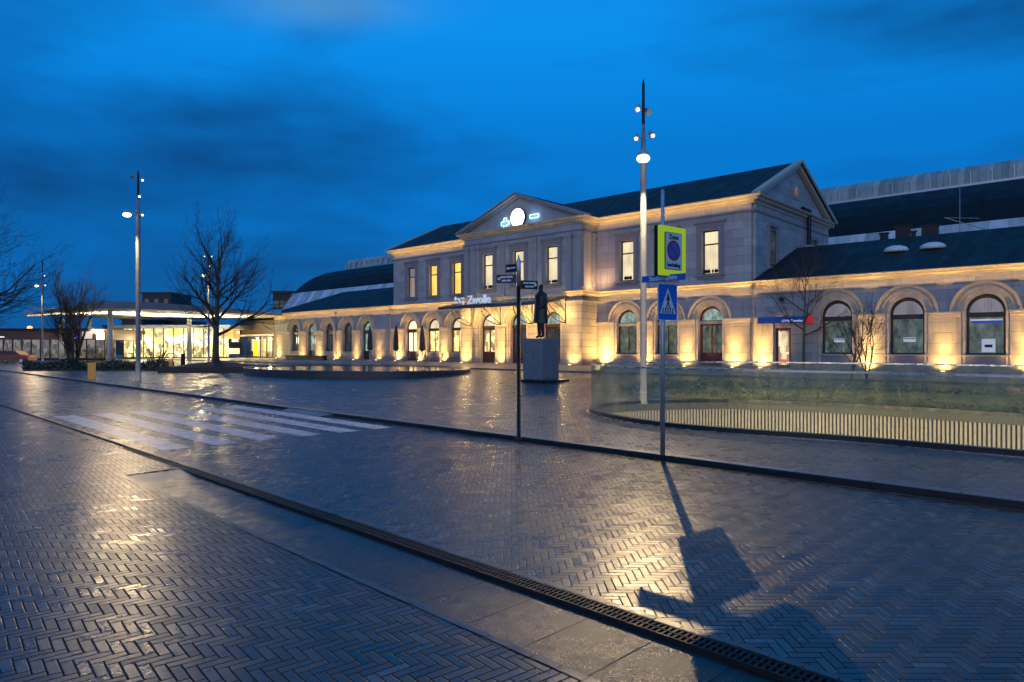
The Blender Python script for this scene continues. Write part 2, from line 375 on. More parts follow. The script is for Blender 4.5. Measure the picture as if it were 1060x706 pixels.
def roof_mat(name, col, pitch=.45, rough=.45, axis=0, seam=.02):
    m, nt, T, b = newmat(name); o = T.n('ShaderNodeTexCoord').outputs['Object']
    s_ = T.n('ShaderNodeSeparateXYZ'); nt.links.new(o, s_.inputs[0]); x = T.mul(s_.outputs[axis], 1/pitch); cx = T.m('FLOOR', x); fx = T.sub(x, cx)
    d = T.mul(T.m('MINIMUM', fx, T.sub(1.0, fx)), pitch)
    wn = T.n('ShaderNodeTexWhiteNoise', noise_dimensions='1D'); nt.links.new(cx, wn.inputs['W'])
    n_ = T.noise(T.mapping(o, scale=(1, .3, .5)), 1.5, 6, .65)
    c = T.ramp(T.add(T.mul(wn.outputs[0], .35), T.mul(n_, .65)), [(.25, tuple(k*.6 for k in col)), (.75, tuple(k*1.5 for k in col))]); nt.links.new(c, b.inputs['Base Color'])
    nt.links.new(T.mapr(n_, .3, .7, rough-.12, rough+.12), b.inputs['Roughness'])
    b.inputs['Specular IOR Level'].default_value = .3
    bu = T.n('ShaderNodeBump'); bu.inputs['Distance'].default_value = 1
    nt.links.new(T.add(T.mul(T.mapr(d, 0, seam, 1, 0), .03), T.mul(T.noise(o, 9, 4, .6), .008)), bu.inputs['Height']); nt.links.new(bu.outputs[0], b.inputs['Normal'])
    return m
M_roof = roof_mat('slate_roof', (.014, .016, .018), .5, .68)
M_shed = roof_mat('shed_roof', (.006, .007, .009), .9, .7)
M_green = roof_mat('lantern_sheet', (.30, .36, .34), .55, .5, 0, .03)
M_glaz = roof_mat('shed_glazing', (.50, .52, .54), 1.25, .3, 0, .04)
M_wood = simple('dark_wood', (.07, .028, .018), .4, var=.25, nscale=3)
M_frame = simple('window_frame', (.035, .025, .02), .4)
M_redwood = simple('red_door_wood', (.16, .045, .025), .38, var=.25, nscale=3)
def pane_mat(name, col, strength, style='blind', spec=.5):
    """lit window: what is seen behind the pane gives off light, glass coat reflects"""
    m, nt, T, b = newmat(name); o = T.n('ShaderNodeTexCoord').outputs['Object']
    s_ = T.n('ShaderNodeSeparateXYZ'); nt.links.new(o, s_.inputs[0])
    if style == 'blind':
        sl = T.m('SINE', T.mul(s_.outputs[0], 40.0)); nz = T.noise(T.mapping(o, scale=(1, 1, .4)), 1.3, 3, .5)
        f = T.add(T.mul(sl, .05), T.mul(nz, 1.0)); e = T.ramp(f, [(.25, tuple(k*.55 for k in col)), (.55, col), (.8, tuple(min(1, k*1.15) for k in col))])
    elif style == 'room':
        vo = T.n('ShaderNodeTexVoronoi', distance='CHEBYCHEV'); nt.links.new(T.mapping(o, scale=(1.6, 1.6, .9)), vo.inputs['Vector']); vo.inputs['Scale'].default_value = 1.7
        s4 = T.n('ShaderNodeSeparateColor'); nt.links.new(vo.outputs['Color'], s4.inputs[0])
        e = T.ramp(T.add(T.mul(s4.outputs[0], .6), T.mul(T.noise(o, 2.2, 5, .7), .4)), [(.15, tuple(k*.12 for k in col)), (.45, tuple(k*.45 for k in col)), (.62, col), (.85, tuple(min(1.5, k*1.4) for k in col))])
    else:
        nz = T.noise(T.mapping(o, scale=(1.5, 1.5, .8)), 1.6, 5, .65)
        e = T.ramp(nz, [(.35, tuple(k*.25 for k in col)), (.6, col), (.75, tuple(k*1.8 for k in col))])
    nt.links.new(e, b.inputs['Emission Color']); b.inputs['Emission Strength'].default_value = strength
    b.inputs['Base Color'].default_value = (.01, .012, .014, 1); b.inputs['Roughness'].default_value = .06; b.inputs['Specular IOR Level'].default_value = spec
    return m
P_up = pane_mat('pane_pale', (1.0, .82, .50), .85)
P_yel = pane_mat('pane_yellow', (1.0, .62, .12), 1.15)
P_dim = pane_mat('pane_dim', (.55, .42, .36), .55)
P_warm = pane_mat('pane_warm', (1.0, .66, .22), 1.8, 'room')
P_bright = pane_mat('pane_bright', (1.0, .75, .34), 2.2, 'blind')
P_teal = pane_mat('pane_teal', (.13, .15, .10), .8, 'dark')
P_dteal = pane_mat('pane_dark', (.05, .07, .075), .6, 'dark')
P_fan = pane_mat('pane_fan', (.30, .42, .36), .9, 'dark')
P_lob = pane_mat('pane_lobby', (1.0, .72, .30), 1.3, 'room')
P_shop = pane_mat('pane_shop', (.85, .66, .40), .95, 'room')
P_board = pane_mat('pane_board', (.30, .28, .33), .55, 'blind')  # opaque arch panels; their pale tone is put in as glow
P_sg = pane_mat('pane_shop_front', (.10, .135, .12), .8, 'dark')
def emit(name, col, s):
    m, nt, T, b = newmat(name); b.inputs['Base Color'].default_value = (*col, 1); b.inputs['Emission Color'].default_value = (*col, 1); b.inputs['Emission Strength'].default_value = s
    return m
E_lamp = emit('lamp_glow', (1, .88, .66), 5); E_small = emit('spot_glow', (1, .93, .82), 5)
E_clock = emit('clock_glow', (.93, 1, .93), 2.6); E_blue = emit('neon_blue', (.15, .55, 1), 3.2); E_neonw = emit('neon_white', (.45, .78, 1), 2.2)
E_up = emit('uplight_glow', (1, .72, .32), 14)
def glass_mat(name, tint=(.85, .95, .92), refl=.12, veil=.05, veil_col=(.5, .5, .35)):  # thin diffuse tint laid over the glass in soft patches
    m = bpy.data.materials.new(name); m.use_nodes = True; nt = m.node_tree; nt.nodes.clear(); T = NT(nt)
    tr = T.n('ShaderNodeBsdfTransparent'); tr.inputs[0].default_value = (*tint, 1)
    gl = T.n('ShaderNodeBsdfGlossy'); gl.inputs['Roughness'].default_value = .04; gl.inputs[0].default_value = (.9, .95, 1, 1)
    df = T.n('ShaderNodeBsdfDiffuse'); df.inputs[0].default_value = (*veil_col, 1)
    lw = T.n('ShaderNodeLayerWeight'); lw.inputs[0].default_value = .25
    f = T.add(T.mul(lw.outputs['Facing'], .45), refl*.4)
    m1 = T.n('ShaderNodeMixShader'); nt.links.new(f, m1.inputs[0]); nt.links.new(tr.outputs[0], m1.inputs[1]); nt.links.new(gl.outputs[0], m1.inputs[2])
    o = T.n('ShaderNodeTexCoord').outputs['Object']
    dd = T.mapr(T.noise(T.mapping(o, scale=(1, 1, .6)), 2.5, 5, .65), .35, .7, veil*.3, veil*1.8)
    m2 = T.n('ShaderNodeMixShader'); nt.links.new(dd, m2.inputs[0]); nt.links.new(m1.outputs[0], m2.inputs[1]); nt.links.new(df.outputs[0], m2.inputs[2])
    out = T.n('ShaderNodeOutputMaterial'); nt.links.new(m2.outputs[0], out.inputs[0])
    return m
M_glass = glass_mat('fence_glass', (.93, .96, .88), .12, veil=.028, veil_col=(.52, .52, .34))
M_clear = glass_mat('clear_glass', (.93, .96, .96), .08, .02)
WARM = (1.0, .57, .15); LWARM = (1.0, .70, .33)
#@@GROUND
# ------------------------------------------------------------------ ground
def strip_rt(r0, r1, t0, t1, z, name, mat, kind='structure', n=1):
    mb = MB()
    for i in range(n):
        a = t0+(t1-t0)*i/n; b = t0+(t1-t0)*(i+1)/n
        mb.quad((*rt(r0, a), z), (*rt(r1, a), z), (*rt(r1, b), z), (*rt(r0, b), z))
    o = mb.build(name, mat); tag(o, kind=kind); return o
T0, T1 = -200., 420.
strip_rt(-300, 3.02, T0, T1, 0.0, 'near_pavement', M_near, n=40)
strip_rt(3.02, 3.865, 10.9, T1, 0.0, 'near_pavement_edge', M_near)
strip_rt(3.95, 9.62, T0, T1, 0.0, 'road', M_road, n=40)
# slabs, a little below the bricks
strip_rt(3.055, 3.79, T0, 10.4, -.03, 'slab_path', M_slab)
mb = MB(); P = lambda r, t, z: (*rt(r, t), z)
mb.quad(P(3.02, T0, 0), P(3.055, T0, -.03), P(3.055, 10.4, -.03), P(3.02, 10.4, 0))
mb.quad(P(3.055, 10.4, -.03), P(3.79, 10.4, -.03), P(3.79, 10.9, -.001), P(3.02, 10.9, -.001))
tag(mb.build('slab_path_edge', M_kerb), kind='structure')
mb = MB(); mb.box(0, .74, 0, .06, -.02, .012)
o = mb.build('slab_path_end', M_black); o.location = (*rt(3.06, 10.93), 0); o.rotation_euler = (0, 0, R(51)); tag(o, kind='structure')
# brick on edge courses beside the slabs and gutter
def course(name, r0, r1, ta, tb, L, z, mat, jitter=.004):
    mb = MB(); t = ta; rnd = random.Random(5)
    while t < tb:
        j = rnd.uniform(-jitter, jitter); h = z+rnd.uniform(-.002, .002)
        a, b = t+.004, t+L-.004
        mb.quad(P(r0+.004+j, a, h), P(r1-.004+j, a, h), P(r1-.004+j, b, h), P(r0+.004+j, b, h)); t += L
    tag(mb.build(name, mat), kind='structure')
M_course = simple('course_brick', (.085, .072, .068), .35, var=.5, nscale=5, bump=.003)
course('edge_course', 2.95, 3.02, -2, 11, .2, .006, M_course)
course('gutter_course', 3.955, 4.025, -2, 60, .2, .006, M_course)
course('kerb_course', 9.50, 9.60, -4, 60, .2, .006, M_course)
# gutter channel with grating (visible stretch) and plain slot farther on
g = empty('drain_channel', P(3.82, 0, 0), 0, 'long black slotted drain grating between dark slabs and road bricks', 'drain')
mb = MB(); mb.quad(P(3.79, -5, -.06), P(3.955, -5, -.06), P(3.955, 60, -.06), P(3.79, 60, -.06)); mb.v = [(v[0]-g.location.x, v[1]-g.location.y, v[2]) for v in mb.v]
mb.build('channel_bed', M_black, g)
mb = MB()
def gv(r, t, z): q = P(r, t, z); return (q[0]-g.location.x, q[1]-g.location.y, q[2])
def gbox(r0, r1, t0, t1, z0, z1):
    n = len(mb.v)
    for z in (z0, z1): mb.v.extend([gv(r0, t0, z), gv(r1, t0, z), gv(r1, t1, z), gv(r0, t1, z)])
    mb.f.extend([tuple(n+i for i in q) for q in ((0,3,2,1),(4,5,6,7),(0,1,5,4),(1,2,6,5),(2,3,7,6),(3,0,4,7))])
for a, b in ((3.79, 3.806), (3.866, 3.876), (3.939, 3.955)): gbox(a, b, -2, 60, -.05, .004)
t = .5
while t < 14: gbox(3.806, 3.939, t, t+.018, -.03, .002); t += .042
mb.build('grating', M_iron, g)
mb = MB(); gbox(3.70, 3.79, 15.2, 19.0, -.02, .006); mb.build('dark_strip', M_black, g)  # plain dark strip beside the drain
# crosswalk
mb = MB()
for r0 in (4.25, 5.15, 6.05, 6.95, 7.85, 8.75):
    n = 8
    for i in range(n):
        a = 13.15+8.6*i/n; b = 13.15+8.6*(i+1)/n
        mb.quad(P(r0, a, .004), P(r0+.5, a, .004), P(r0+.5, b, .004), P(r0, b, .004))
tag(mb.build('crosswalk_stripes', M_paint), kind='structure')
# kerb
mb = MB(); kp = [(9.632, .02), (9.632, .09), (9.642, .1), (9.80, .102), (9.80, -.02)]
seg = [T0, -20]+[i*1.0 for i in range(-19, 60)]+[100, T1]
for a, b in zip(seg[:-1], seg[1:]):
    g_ = .006 if b-a < 2 else 0
    for k in range(len(kp)):
        (r0, z0), (r1, z1) = kp[k], kp[(k+1) % len(kp)]
        mb.quad(P(r0, a+g_, z0), P(r1, a+g_, z1), P(r1, b-g_, z1), P(r0, b-g_, z0))
tag(mb.build('kerb', M_kerb), kind='structure')
mb = MB(); mb.quad(P(9.605, T0, .008), P(9.628, T0, .008), P(9.628, T1, .008), P(9.605, T1, .008)); mb.quad(P(9.628, T0, .0), P(9.628, T0, .092), P(9.628, T1, .092), P(9.628, T1, 0)); tag(mb.build('kerb_face_shade', M_black), kind='structure')  # black strip over kerb face and gutter paints in their shade
mb = MB()
mb.quad(P(9.25, 16.6, .012), P(9.86, 16.4, .108), P(9.86, 19.0, .108), P(9.25, 18.8, .012)); mb.quad(P(9.25, 16.6, .01), P(9.25, 18.8, .01), P(9.25, 18.8, -.02), P(9.25, 16.6, -.02))
mb.poly([P(9.25, 16.6, .012), P(9.86, 16.4, .108), P(9.86, 16.4, 0)]); mb.poly([P(9.25, 18.8, .012), P(9.86, 19.0, .108), P(9.86, 19.0, 0)])
tag(mb.build('kerb_ramp', M_kerb), kind='structure')
# plaza with the hole of the ramp pit
def smooth_path(pts, n=4):
    out = []
    for i in range(len(pts)-1):
        p0 = pts[max(i-1, 0)]; p1 = pts[i]; p2 = pts[i+1]; p3 = pts[min(i+2, len(pts)-1)]
        for k in range(n):
            u = k/n; out.append(.5*((2*p1)+(p2-p0)*u+(2*p0-5*p1+4*p2-p3)*u*u+(3*p1-p0-3*p2+p3)*u**3))
    out.append(pts[-1]); return out
ctrl = [at(x, y, .1).xy for x, y in ((1060, 473), (886, 457.5), (767, 449), (690, 442), (645, 435.5), (620, 430), (612, 426.5), (614, 423), (632, 419.8), (680, 417.3), (774, 416.5), (900, 422), (1060, 431.6))]
e0 = ctrl[0]+(ctrl[0]-ctrl[1]).normalized()*9; e1 = ctrl[-1]+(ctrl[-1]-ctrl[-2]).normalized()*9
PIT = smooth_path([e0]+ctrl+[e1], 5)
FRONT = PIT
pit_sp = [to_sp(p.x, p.y) for p in PIT]
kl = [to_sp(*rt(9.80, t)) for t in (T0, -60, 0, 60, 200, T1)]
smin, smax = kl[-1][0], kl[0][0]
outer = kl[::-1]+[(smax, 33), (smin, 33)]
pts = [Vector(p) for p in outer]; edges = [(i, (i+1) % len(pts)) for i in range(len(pts))]
b0 = len(pts); pts += [Vector(p) for p in pit_sp]; edges += [(b0+i, b0+(i+1) % len(pit_sp)) for i in range(len(pit_sp))]
for p in (24.5, 26.5, 28.5, 31):
    b0 = len(pts); pts += [Vector((smin+.5, p)), Vector((smax-.5, p))]; edges.append((b0, b0+1))
V, E, Fc, *_ = delaunay_2d_cdt(pts, edges, [], 1, 1e-4)
def inpoly(c, poly):
    r = False; j = len(poly)-1
    for i in range(len(poly)):
        a, b2 = poly[i], poly[j]
        if (a[1] > c[1]) != (b2[1] > c[1]) and c[0] < (b2[0]-a[0])*(c[1]-a[1])/(b2[1]-a[1])+a[0]: r = not r
        j = i
    return r
mb = MB(); mb.v = []
for v in V:
    x, y = sp(v.x, v.y); mb.v.append((x, y, .1+.25*sm((v.y-20)/13)))
for f in Fc:
    c = sum((V[i] for i in f), Vector((0, 0)))/len(f)
    if not inpoly(c, pit_sp): mb.f.append(tuple(f))
tag(mb.build('plaza', M_plaza), kind='structure')
# raised forecourt in front of the building, out to the horizon
mb = MB()
def sq(s0, s1, p0, p1, z): mb.quad((*sp(s0, p0), z), (*sp(s1, p0), z), (*sp(s1, p1), z), (*sp(s0, p1), z))
sq(-420, 250, 33.18, 900, .45); tag(mb.build('ground', M_terr), kind='structure')
mb = MB(); mb.sweep([(0, -.2), (0, 0), (.18, 0), (.18, -.2)], [(*sp(250, 33.18), .452), (*sp(-420, 33.18), .452)][::-1]); tag(mb.build('forecourt_kerb', M_kerb), kind='structure')
# slot drain arc in the plaza
pth = smooth_path([at(x, y).to_2d() for x, y in ((362, 425.5), (378, 421), (420, 418.5), (480, 417.8), (540, 418.2), (605, 421.5), (611, 430), (650, 440), (720, 449))], 6)
mb = MB()
for a, b in zip(pth[:-1], pth[1:]):
    d = (b-a).normalized(); n_ = Vector((-d.y, d.x))*.035
    mb.quad((*(a-n_), .105), (*(b-n_), .105), (*(b+n_), .105), (*(a+n_), .105))
tag(mb.build('slot_drain', M_black), kind='structure')

# ------------------------------------------------------------------ ramp pit with glass balustrade
mb = MB()
for a, b in zip(PIT, PIT[1:]+PIT[:1]): mb.quad((*a, .1), (*b, .1), (*b, -2.6), (*a, -2.6))
mb.poly([(*p, -2.59) for p in PIT][::-1]); M_conc = simple('concrete', (.25, .24, .22), .8, var=.15, nscale=3, bump=.004)
tag(mb.build('ramp_pit', M_conc), kind='structure')
bal = empty('glass_balustrade', (*ctrl[5], .1), 0, 'curved frameless glass balustrade with steel handrail round the cycle ramp', 'balustrade')
def loc2(o, mb): mb.v = [(v[0]-o.location.x, v[1]-o.location.y, v[2]-o.location.z) for v in mb.v]; return mb
path = [Vector((p.x, p.y, .1)) for p in PIT]
loc2(bal, MB().sweep([(-.05, 0), (-.05, .10), (.12, .10), (.12, 0)], path)).build('plinth', M_black, bal)
loc2(bal, MB().sweep([(-.12, .003), (-.12, .012), (-.055, .012), (-.055, .003)], path)).build('edge_strip', M_steel, bal)
# panels along the path by arc length
L = [0.0]
for a, b in zip(path[:-1], path[1:]): L.append(L[-1]+(b-a).length)
def along(d):
    d = max(0, min(L[-1], d))
    for i in range(len(L)-1):
        if d <= L[i+1]: u = (d-L[i])/(L[i+1]-L[i]); return path[i].lerp(path[i+1], u)
    return path[-1]
npan = int(L[-1]/1.5); pl = L[-1]/npan
for k in range(npan):
    pp = [along(k*pl+.012+(pl-.024)*i/4) for i in range(5)]
    loc2(bal, MB().sweep([(.02, .101), (.02, 1.27), (.036, 1.27), (.036, .101)], pp)).build('glass_panel', M_glass, bal)
loc2(bal, MB().sweep([(.0, 1.27), (.0, 1.312), (.056, 1.312), (.056, 1.27)], path)).build('handrail', M_steel, bal)
# slatted wall lining on the far side of the ramp
iF = [i for i, p in enumerate(PIT)]; far = [Vector((p.x, p.y, 0)) for p in PIT[5*7:]]
lin = empty('slatted_ramp_wall', (far[0].x, far[0].y, -.3), 0, 'lit wall of upright cream slats lining the far side of the ramp', 'wall')
mb = MB()
LL = [0.0]
for a, b in zip(far[:-1], far[1:]): LL.append(LL[-1]+(b-a).length)
d = 0.4
while d < LL[-1]-.2:
    for i in range(len(LL)-1):
        if d <= LL[i+1]: u = (d-LL[i])/(LL[i+1]-LL[i]); c = far[i].lerp(far[i+1], u); tdir = (far[i+1]-far[i]).normalized(); break
    nrm = Vector((tdir.y, -tdir.x, 0))    # to the right of travel = into the pit
    a = c-tdir*.028-nrm*-.02; b = c+tdir*.028-nrm*-.02; w2 = nrm*.05
    q = [a, b, b+w2, a+w2]; n = len(mb.v)
    for z in (-2.4, -.12):
        for v in q: mb.v.append((v.x, v.y, z))
    mb.f += [tuple(n+i for i in qq) for qq in ((0,3,2,1),(4,5,6,7),(0,1,5,4),(1,2,6,5),(2,3,7,6),(3,0,4,7))]
    d += .105
M_slat = simple('cream_slats', (.50, .43, .33), .7); M_back = simple('slat_backing', (.035, .035, .03), .7)
loc2(lin, mb).build('slats', M_slat, lin)
loc2(lin, MB().sweep([(.0, -2.4), (.0, -.12), (.012, -.12), (.012, -2.4)], far)).build('backing', M_back, lin)
loc2(lin, MB().sweep([(.0, -.115), (.0, .098), (.10, .098), (.10, -.115)], far)).build('coping', simple('coping_stone', (.10, .10, .07), .6, bump=.003), lin)
cF = (ctrl[2]+ctrl[3])/2; cB = (ctrl[10]+ctrl[11])/2
for c in (ctrl[0], ctrl[2], ctrl[3]):
    tgt = Vector((cB.x-cF.x, cB.y-cF.y, 1.6)); q = c+(cB-cF).normalized()*.35
    light('ramp_wall_light', 'AREA', (q.x, q.y, -1.3), 200, (1, .80, .52), None, shape='RECTANGLE', size=4, size_y=.1, aim=tgt).parent = lin
    bpy.data.objects[-1] if False else None
for o in [o for o in COL.objects if o.type == 'LIGHT' and o.parent == lin]:
    o.location = o.location-Vector(lin.location)
#@@BUILDING
# ------------------------------------------------------------------ station building (local: x along the facade, y into it, z up)
S0 = -39.9; PF = 46.0; BZ = .45
org = sp(S0, PF)
ST = empty('station_building', (*org, BZ), ROT, 'long pale neoclassical station building with pediment and clock, lit by warm uplights', 'station')
def up_rise(cx, hw=.93, z0=.02): return arch(cx, hw, z0, 3.5)
CW = 6.0        # cornice top of the low parts
EV = 12.0       # eaves top
openings = []   # (S, kind, d)
body_off = (9.9, 13.45, 17.0)
low = []        # S, front depth, kind
kinds_right = {9.9: 'win', 13.45: 'win', 17.0: 'door'}
kinds_left = {9.9: 'litwin', 13.45: 'litwin', 17.0: 'litdoor'}
for o_ in body_off: low += [(o_, 0, kinds_right[o_]), (-o_, 0, kinds_left[o_])]
for o_ in (-3.75, 0, 3.75): low.append((o_, -1.85, {-3.75: 'litdoor2', 0: 'door2', 3.75: 'door2'}[o_]))
for s_ in (-14.27, -10.3, -6.4, -2.45, 1.5): low.append((s_-S0, 0, 'shop'))
for s_, k in ((-80.6, 'dwin'), (-76.6, 'ddoor'), (-72.65, 'dwin'), (-68.7, 'dwin2'), (-64.85, 'ddoor')): low.append((s_-S0, 0, k))
z0k = {'win': .9, 'litwin': .95, 'shop': 1.0, 'dwin': .95, 'dwin2': .95}
DOOR = (22.24, .5)     # small shop door
def wall_piece(name, x0, x1, z0, z1, d, hs, mat, depth=.45, dmin=None):
    return MB().holes(rect(x0, x1, z0, z1), hs, d, d+depth).build(name, mat, ST)
def hole_low(s_, k, zs=3.5, hw=.93): return arch(s_, hw, z0k.get(k, .05), zs)
# lower walls: banded base storey to the impost (z 3.3), plain wall above
for (x0, x1, d) in ((-46.15, -20.05, 0), (-20.05, -6.9, 0), (-6.9, 6.9, -1.85), (6.9, 20.05, 0), (20.05, 48, 0)):
    hs = [hole_low(s_, k) for s_, dd, k in low if x0 < s_ < x1]
    if x0 > 20: hs.append(rect(DOOR[0]-.52, DOOR[0]+.52, .05, 2.75))
    top = EV-.3 if abs(x0+x1) < 30 else CW-.3
    hs2 = list(hs)
    if top > 8:
        offs = (-3.75, 0, 3.75) if d < 0 else [o_*(1 if x0 > 0 else -1) for o_ in body_off]
        hs2 += [rect(o_-.64, o_+.64, 6.7, 9.9) for o_ in offs]
    wall_piece('wall', x0, x1, 0, top, d, hs2, M_wall)
    # stone facing of the base storey, between the openings
    xs = sorted([(s_-1.12, s_+1.12) for s_, dd, k in low if x0 < s_ < x1]+([(DOOR[0]-.62, DOOR[0]+.62)] if x0 > 20 else []))
    cur = x0+.02
    mbf = MB(); mbi = MB()
    for a, b in xs+[(x1-.02, None)]:
        if a-cur > .1:
            MB().box(cur, a, d-.09, d+.1, .45, 3.2).build('base_storey_facing', M_rust if d < 0 else M_lowwall, ST)
            mbi = MB(); mbi.box(cur-.03, a+.03, d-.20, d+.1, 3.36, 3.5); mbi.box(cur-.0, a+.0, d-.14, d+.1, 3.2, 3.36); mbi.build('impost_band', M_trim, ST, bevel=.02)
        cur = b
    cur = x0+.02
    for a, b in sorted([(s_-.95, s_+.95) for s_, dd, k in low if x0 < s_ < x1 and 'door' in k]+([(DOOR[0]-.54, DOOR[0]+.54)] if x0 > 20 else []))+[(x1-.02, None)]:
        MB().box(cur, a, d-.16, d+.1, 0, .41).box(cur, a, d-.13, d+.1, .41, .45).build('plinth', M_plinth, ST, bevel=.015); cur = b
# side walls
mb = MB()
for x in (-20.05, 20.05): mb.box(x-.2 if x < 0 else x-.25, x+.25 if x < 0 else x+.2, .3, 15.2, 0, EV-.3)
# gables
for sx_ in (-1, 1):
    x = 20.25*sx_; a = [(x, 0, EV-.3), (x, 15.2, EV-.3), (x, 7.6, 15.5)]; b = [(q[0]-.4*sx_, q[1], q[2]) for q in a]
    mb.poly(a if sx_ > 0 else a[::-1]); mb.poly(b[::-1] if sx_ > 0 else b)
mb.box(-20, 20, 14.9, 15.2, 0, EV-.3)
mb.build('side_wall', M_wall, ST)
mb = MB()
mb.box(-6.9, -6.5, -1.84, .1, 0, EV-.3); mb.box(6.5, 6.9, -1.84, .1, 0, EV-.3); mb.build('pavilion_side_wall', M_trim, ST)
mb = MB(); mb.box(-46.15, -45.8, .4, 14, 0, CW-.3); mb.box(47.7, 48, .4, 14, 0, CW-.3); mb.build('wing_end_wall', M_wall, ST)
# archivolts, jambs
def archivolt(parent_mb, s_, d, k):
    ring = lambda Ro, Ri, df, db: parent_mb.holes([(s_+Ro*cos(a), 3.505+Ro*sin(a)) for a in [pi*i/20 for i in range(21)]]+[(s_+Ri*cos(a), 3.505+Ri*sin(a)) for a in [pi*i/20 for i in range(20, -1, -1)]], [], df, db)
    ring(1.68, 1.60, d-.24, d+.05); ring(1.60, 1.50, d-.17, d+.05); ring(1.5, 1.36, d-.08, d+.05); ring(1.36, 1.28, d-.15, d+.05); ring(1.28, 1.12, d-.10, d+.05); ring(1.12, .93, d-.03, d+.05)
for s_, d, k in low:
    mb = MB(); archivolt(mb, s_, d, k); mb.build('archivolt', M_arch, ST)
    z0 = z0k.get(k, .05)
    for e in (-1, 1): MB().box(s_+e*.935, s_+e*1.10, d-.05, d+.08, z0 if z0 < .5 else .45, 3.5).build('jamb', M_arch, ST)
    if z0 > .5: MB().box(s_-1.12, s_+1.12, d-.14, d+.25, z0-.1, z0+.005).build('sill', M_trim, ST, bevel=.015); MB().box(s_-.93, s_+.93, d-.03, d+.2, .45, z0-.1).build('apron', M_surr, ST)
def ground_window(s_, d, k):
    y = d+.28; z0 = z0k.get(k, .05)
    fm = {'door': M_redwood, 'litdoor': M_redwood, 'litdoor2': M_wood, 'door2': M_wood}.get(k, M_frame if k in ('shop', 'dwin', 'dwin2', 'ddoor') else M_wood)
    isdoor = 'door' in k; nm = 'door' if isdoor else 'window'
    fw = .11 if k != 'shop' else .13
    out = arch(s_, .93, z0, 3.5); ho = [rect(s_-.93+fw, s_+.93-fw, z0+(.1 if not isdoor else .04), 3.12)]
    ho.append([(s_+(.93-fw)*cos(a), 3.40+(.95-fw)*sin(a)) for a in [pi*i/14 for i in range(15)]])
    f = MB().holes(out, ho, y, y+.1, back=True)
    if k != 'shop' or True: pass
    fr = f.build(nm, fm, ST)
    MB().box(s_-.93, s_+.93, y-.07, y-.002, 3.13, 3.36).build('transom', M_trim if k in ('win', 'door') else fm, fr)
    mb = MB()
    if isdoor:
        mb.box(s_-.07, s_+.07, y-.01, y+.06, .09, 3.12)
        for e in (-1, 1):
            mb.box(s_+e*.74, s_+e*.82, y+.01, y+.06, .09, 3.12); mb.box(s_+e*.07, s_+e*.74, y+.01, y+.06, .09, 1.05); mb.box(s_+e*.15, s_+e*.64, y-.01, y+.02, .25, .9)
            mb.box(s_+e*.07, s_+e*.74, y+.01, y+.06, 3.0, 3.12)
        mb.build('leaves', fm, fr)
    elif k != 'shop':
        mb.box(s_-.04, s_+.04, y+.0, y+.06, z0, 3.12); mb.build('mullion', fm, fr)
    pm = {'door': P_teal, 'win': P_teal, 'litwin': P_warm, 'litdoor': P_bright, 'litdoor2': P_lob, 'door2': P_dteal, 'dwin': P_dteal, 'dwin2': P_dteal, 'ddoor': P_fan, 'shop': P_sg}[k]
    pf = {'door': P_fan, 'win': P_fan, 'litwin': P_up, 'litdoor': P_bright, 'litdoor2': P_up, 'door2': P_fan, 'shop': P_board, 'ddoor': P_fan}.get(k, P_dteal)
    MB().quad((s_-.9, y+.07, z0+.04), (s_+.9, y+.07, z0+.04), (s_+.9, y+.07, 3.13), (s_-.9, y+.07, 3.13)).build('pane', pm, fr)
    MB().poly([(s_+.93*cos(a), y+.07, 3.36+.95*sin(a)) for a in [pi*i/14 for i in range(15)]]).build('fanlight', pf, fr)
    return fr
M_paper = simple('notice_paper', (.6, .6, .62), .5, emis=(.6, .65, .75), es=.35); M_bluestk = simple('blue_lettering', (.02, .06, .35), .4, emis=(.03, .12, .8), es=.25)  # paper and lettering brightened by a glow put into their colour
for s_, d, k in low:
    fr = ground_window(s_, d, k)
    if k == 'shop' and s_ > 24:
        y = d+.33
        if abs(s_-(-6.4-S0)) < .1:
            MB().box(s_-.72, s_+.72, y, y+.012, 2.78, 2.92).build('lettering_strip', M_bluestk, fr)
            MB().box(s_-.75, s_+.75, y, y+.01, 2.93, 3.02).build('blind_edge', M_paper, fr)
            MB().box(s_-.22, s_+.42, y, y+.012, 1.15, 1.9).build('poster', M_paper, fr)
            MB().box(s_-.08, s_+.28, y-.006, y, 1.42, 1.58).build('poster_print', M_black, fr)
        else:
            MB().box(s_-.25, s_+.40, y, y+.012, 1.75, 2.02).build('notice', M_paper, fr)
            MB().box(s_-.22, s_+.37, y-.004, y, 1.93, 1.98).build('notice_heading', M_black, fr)
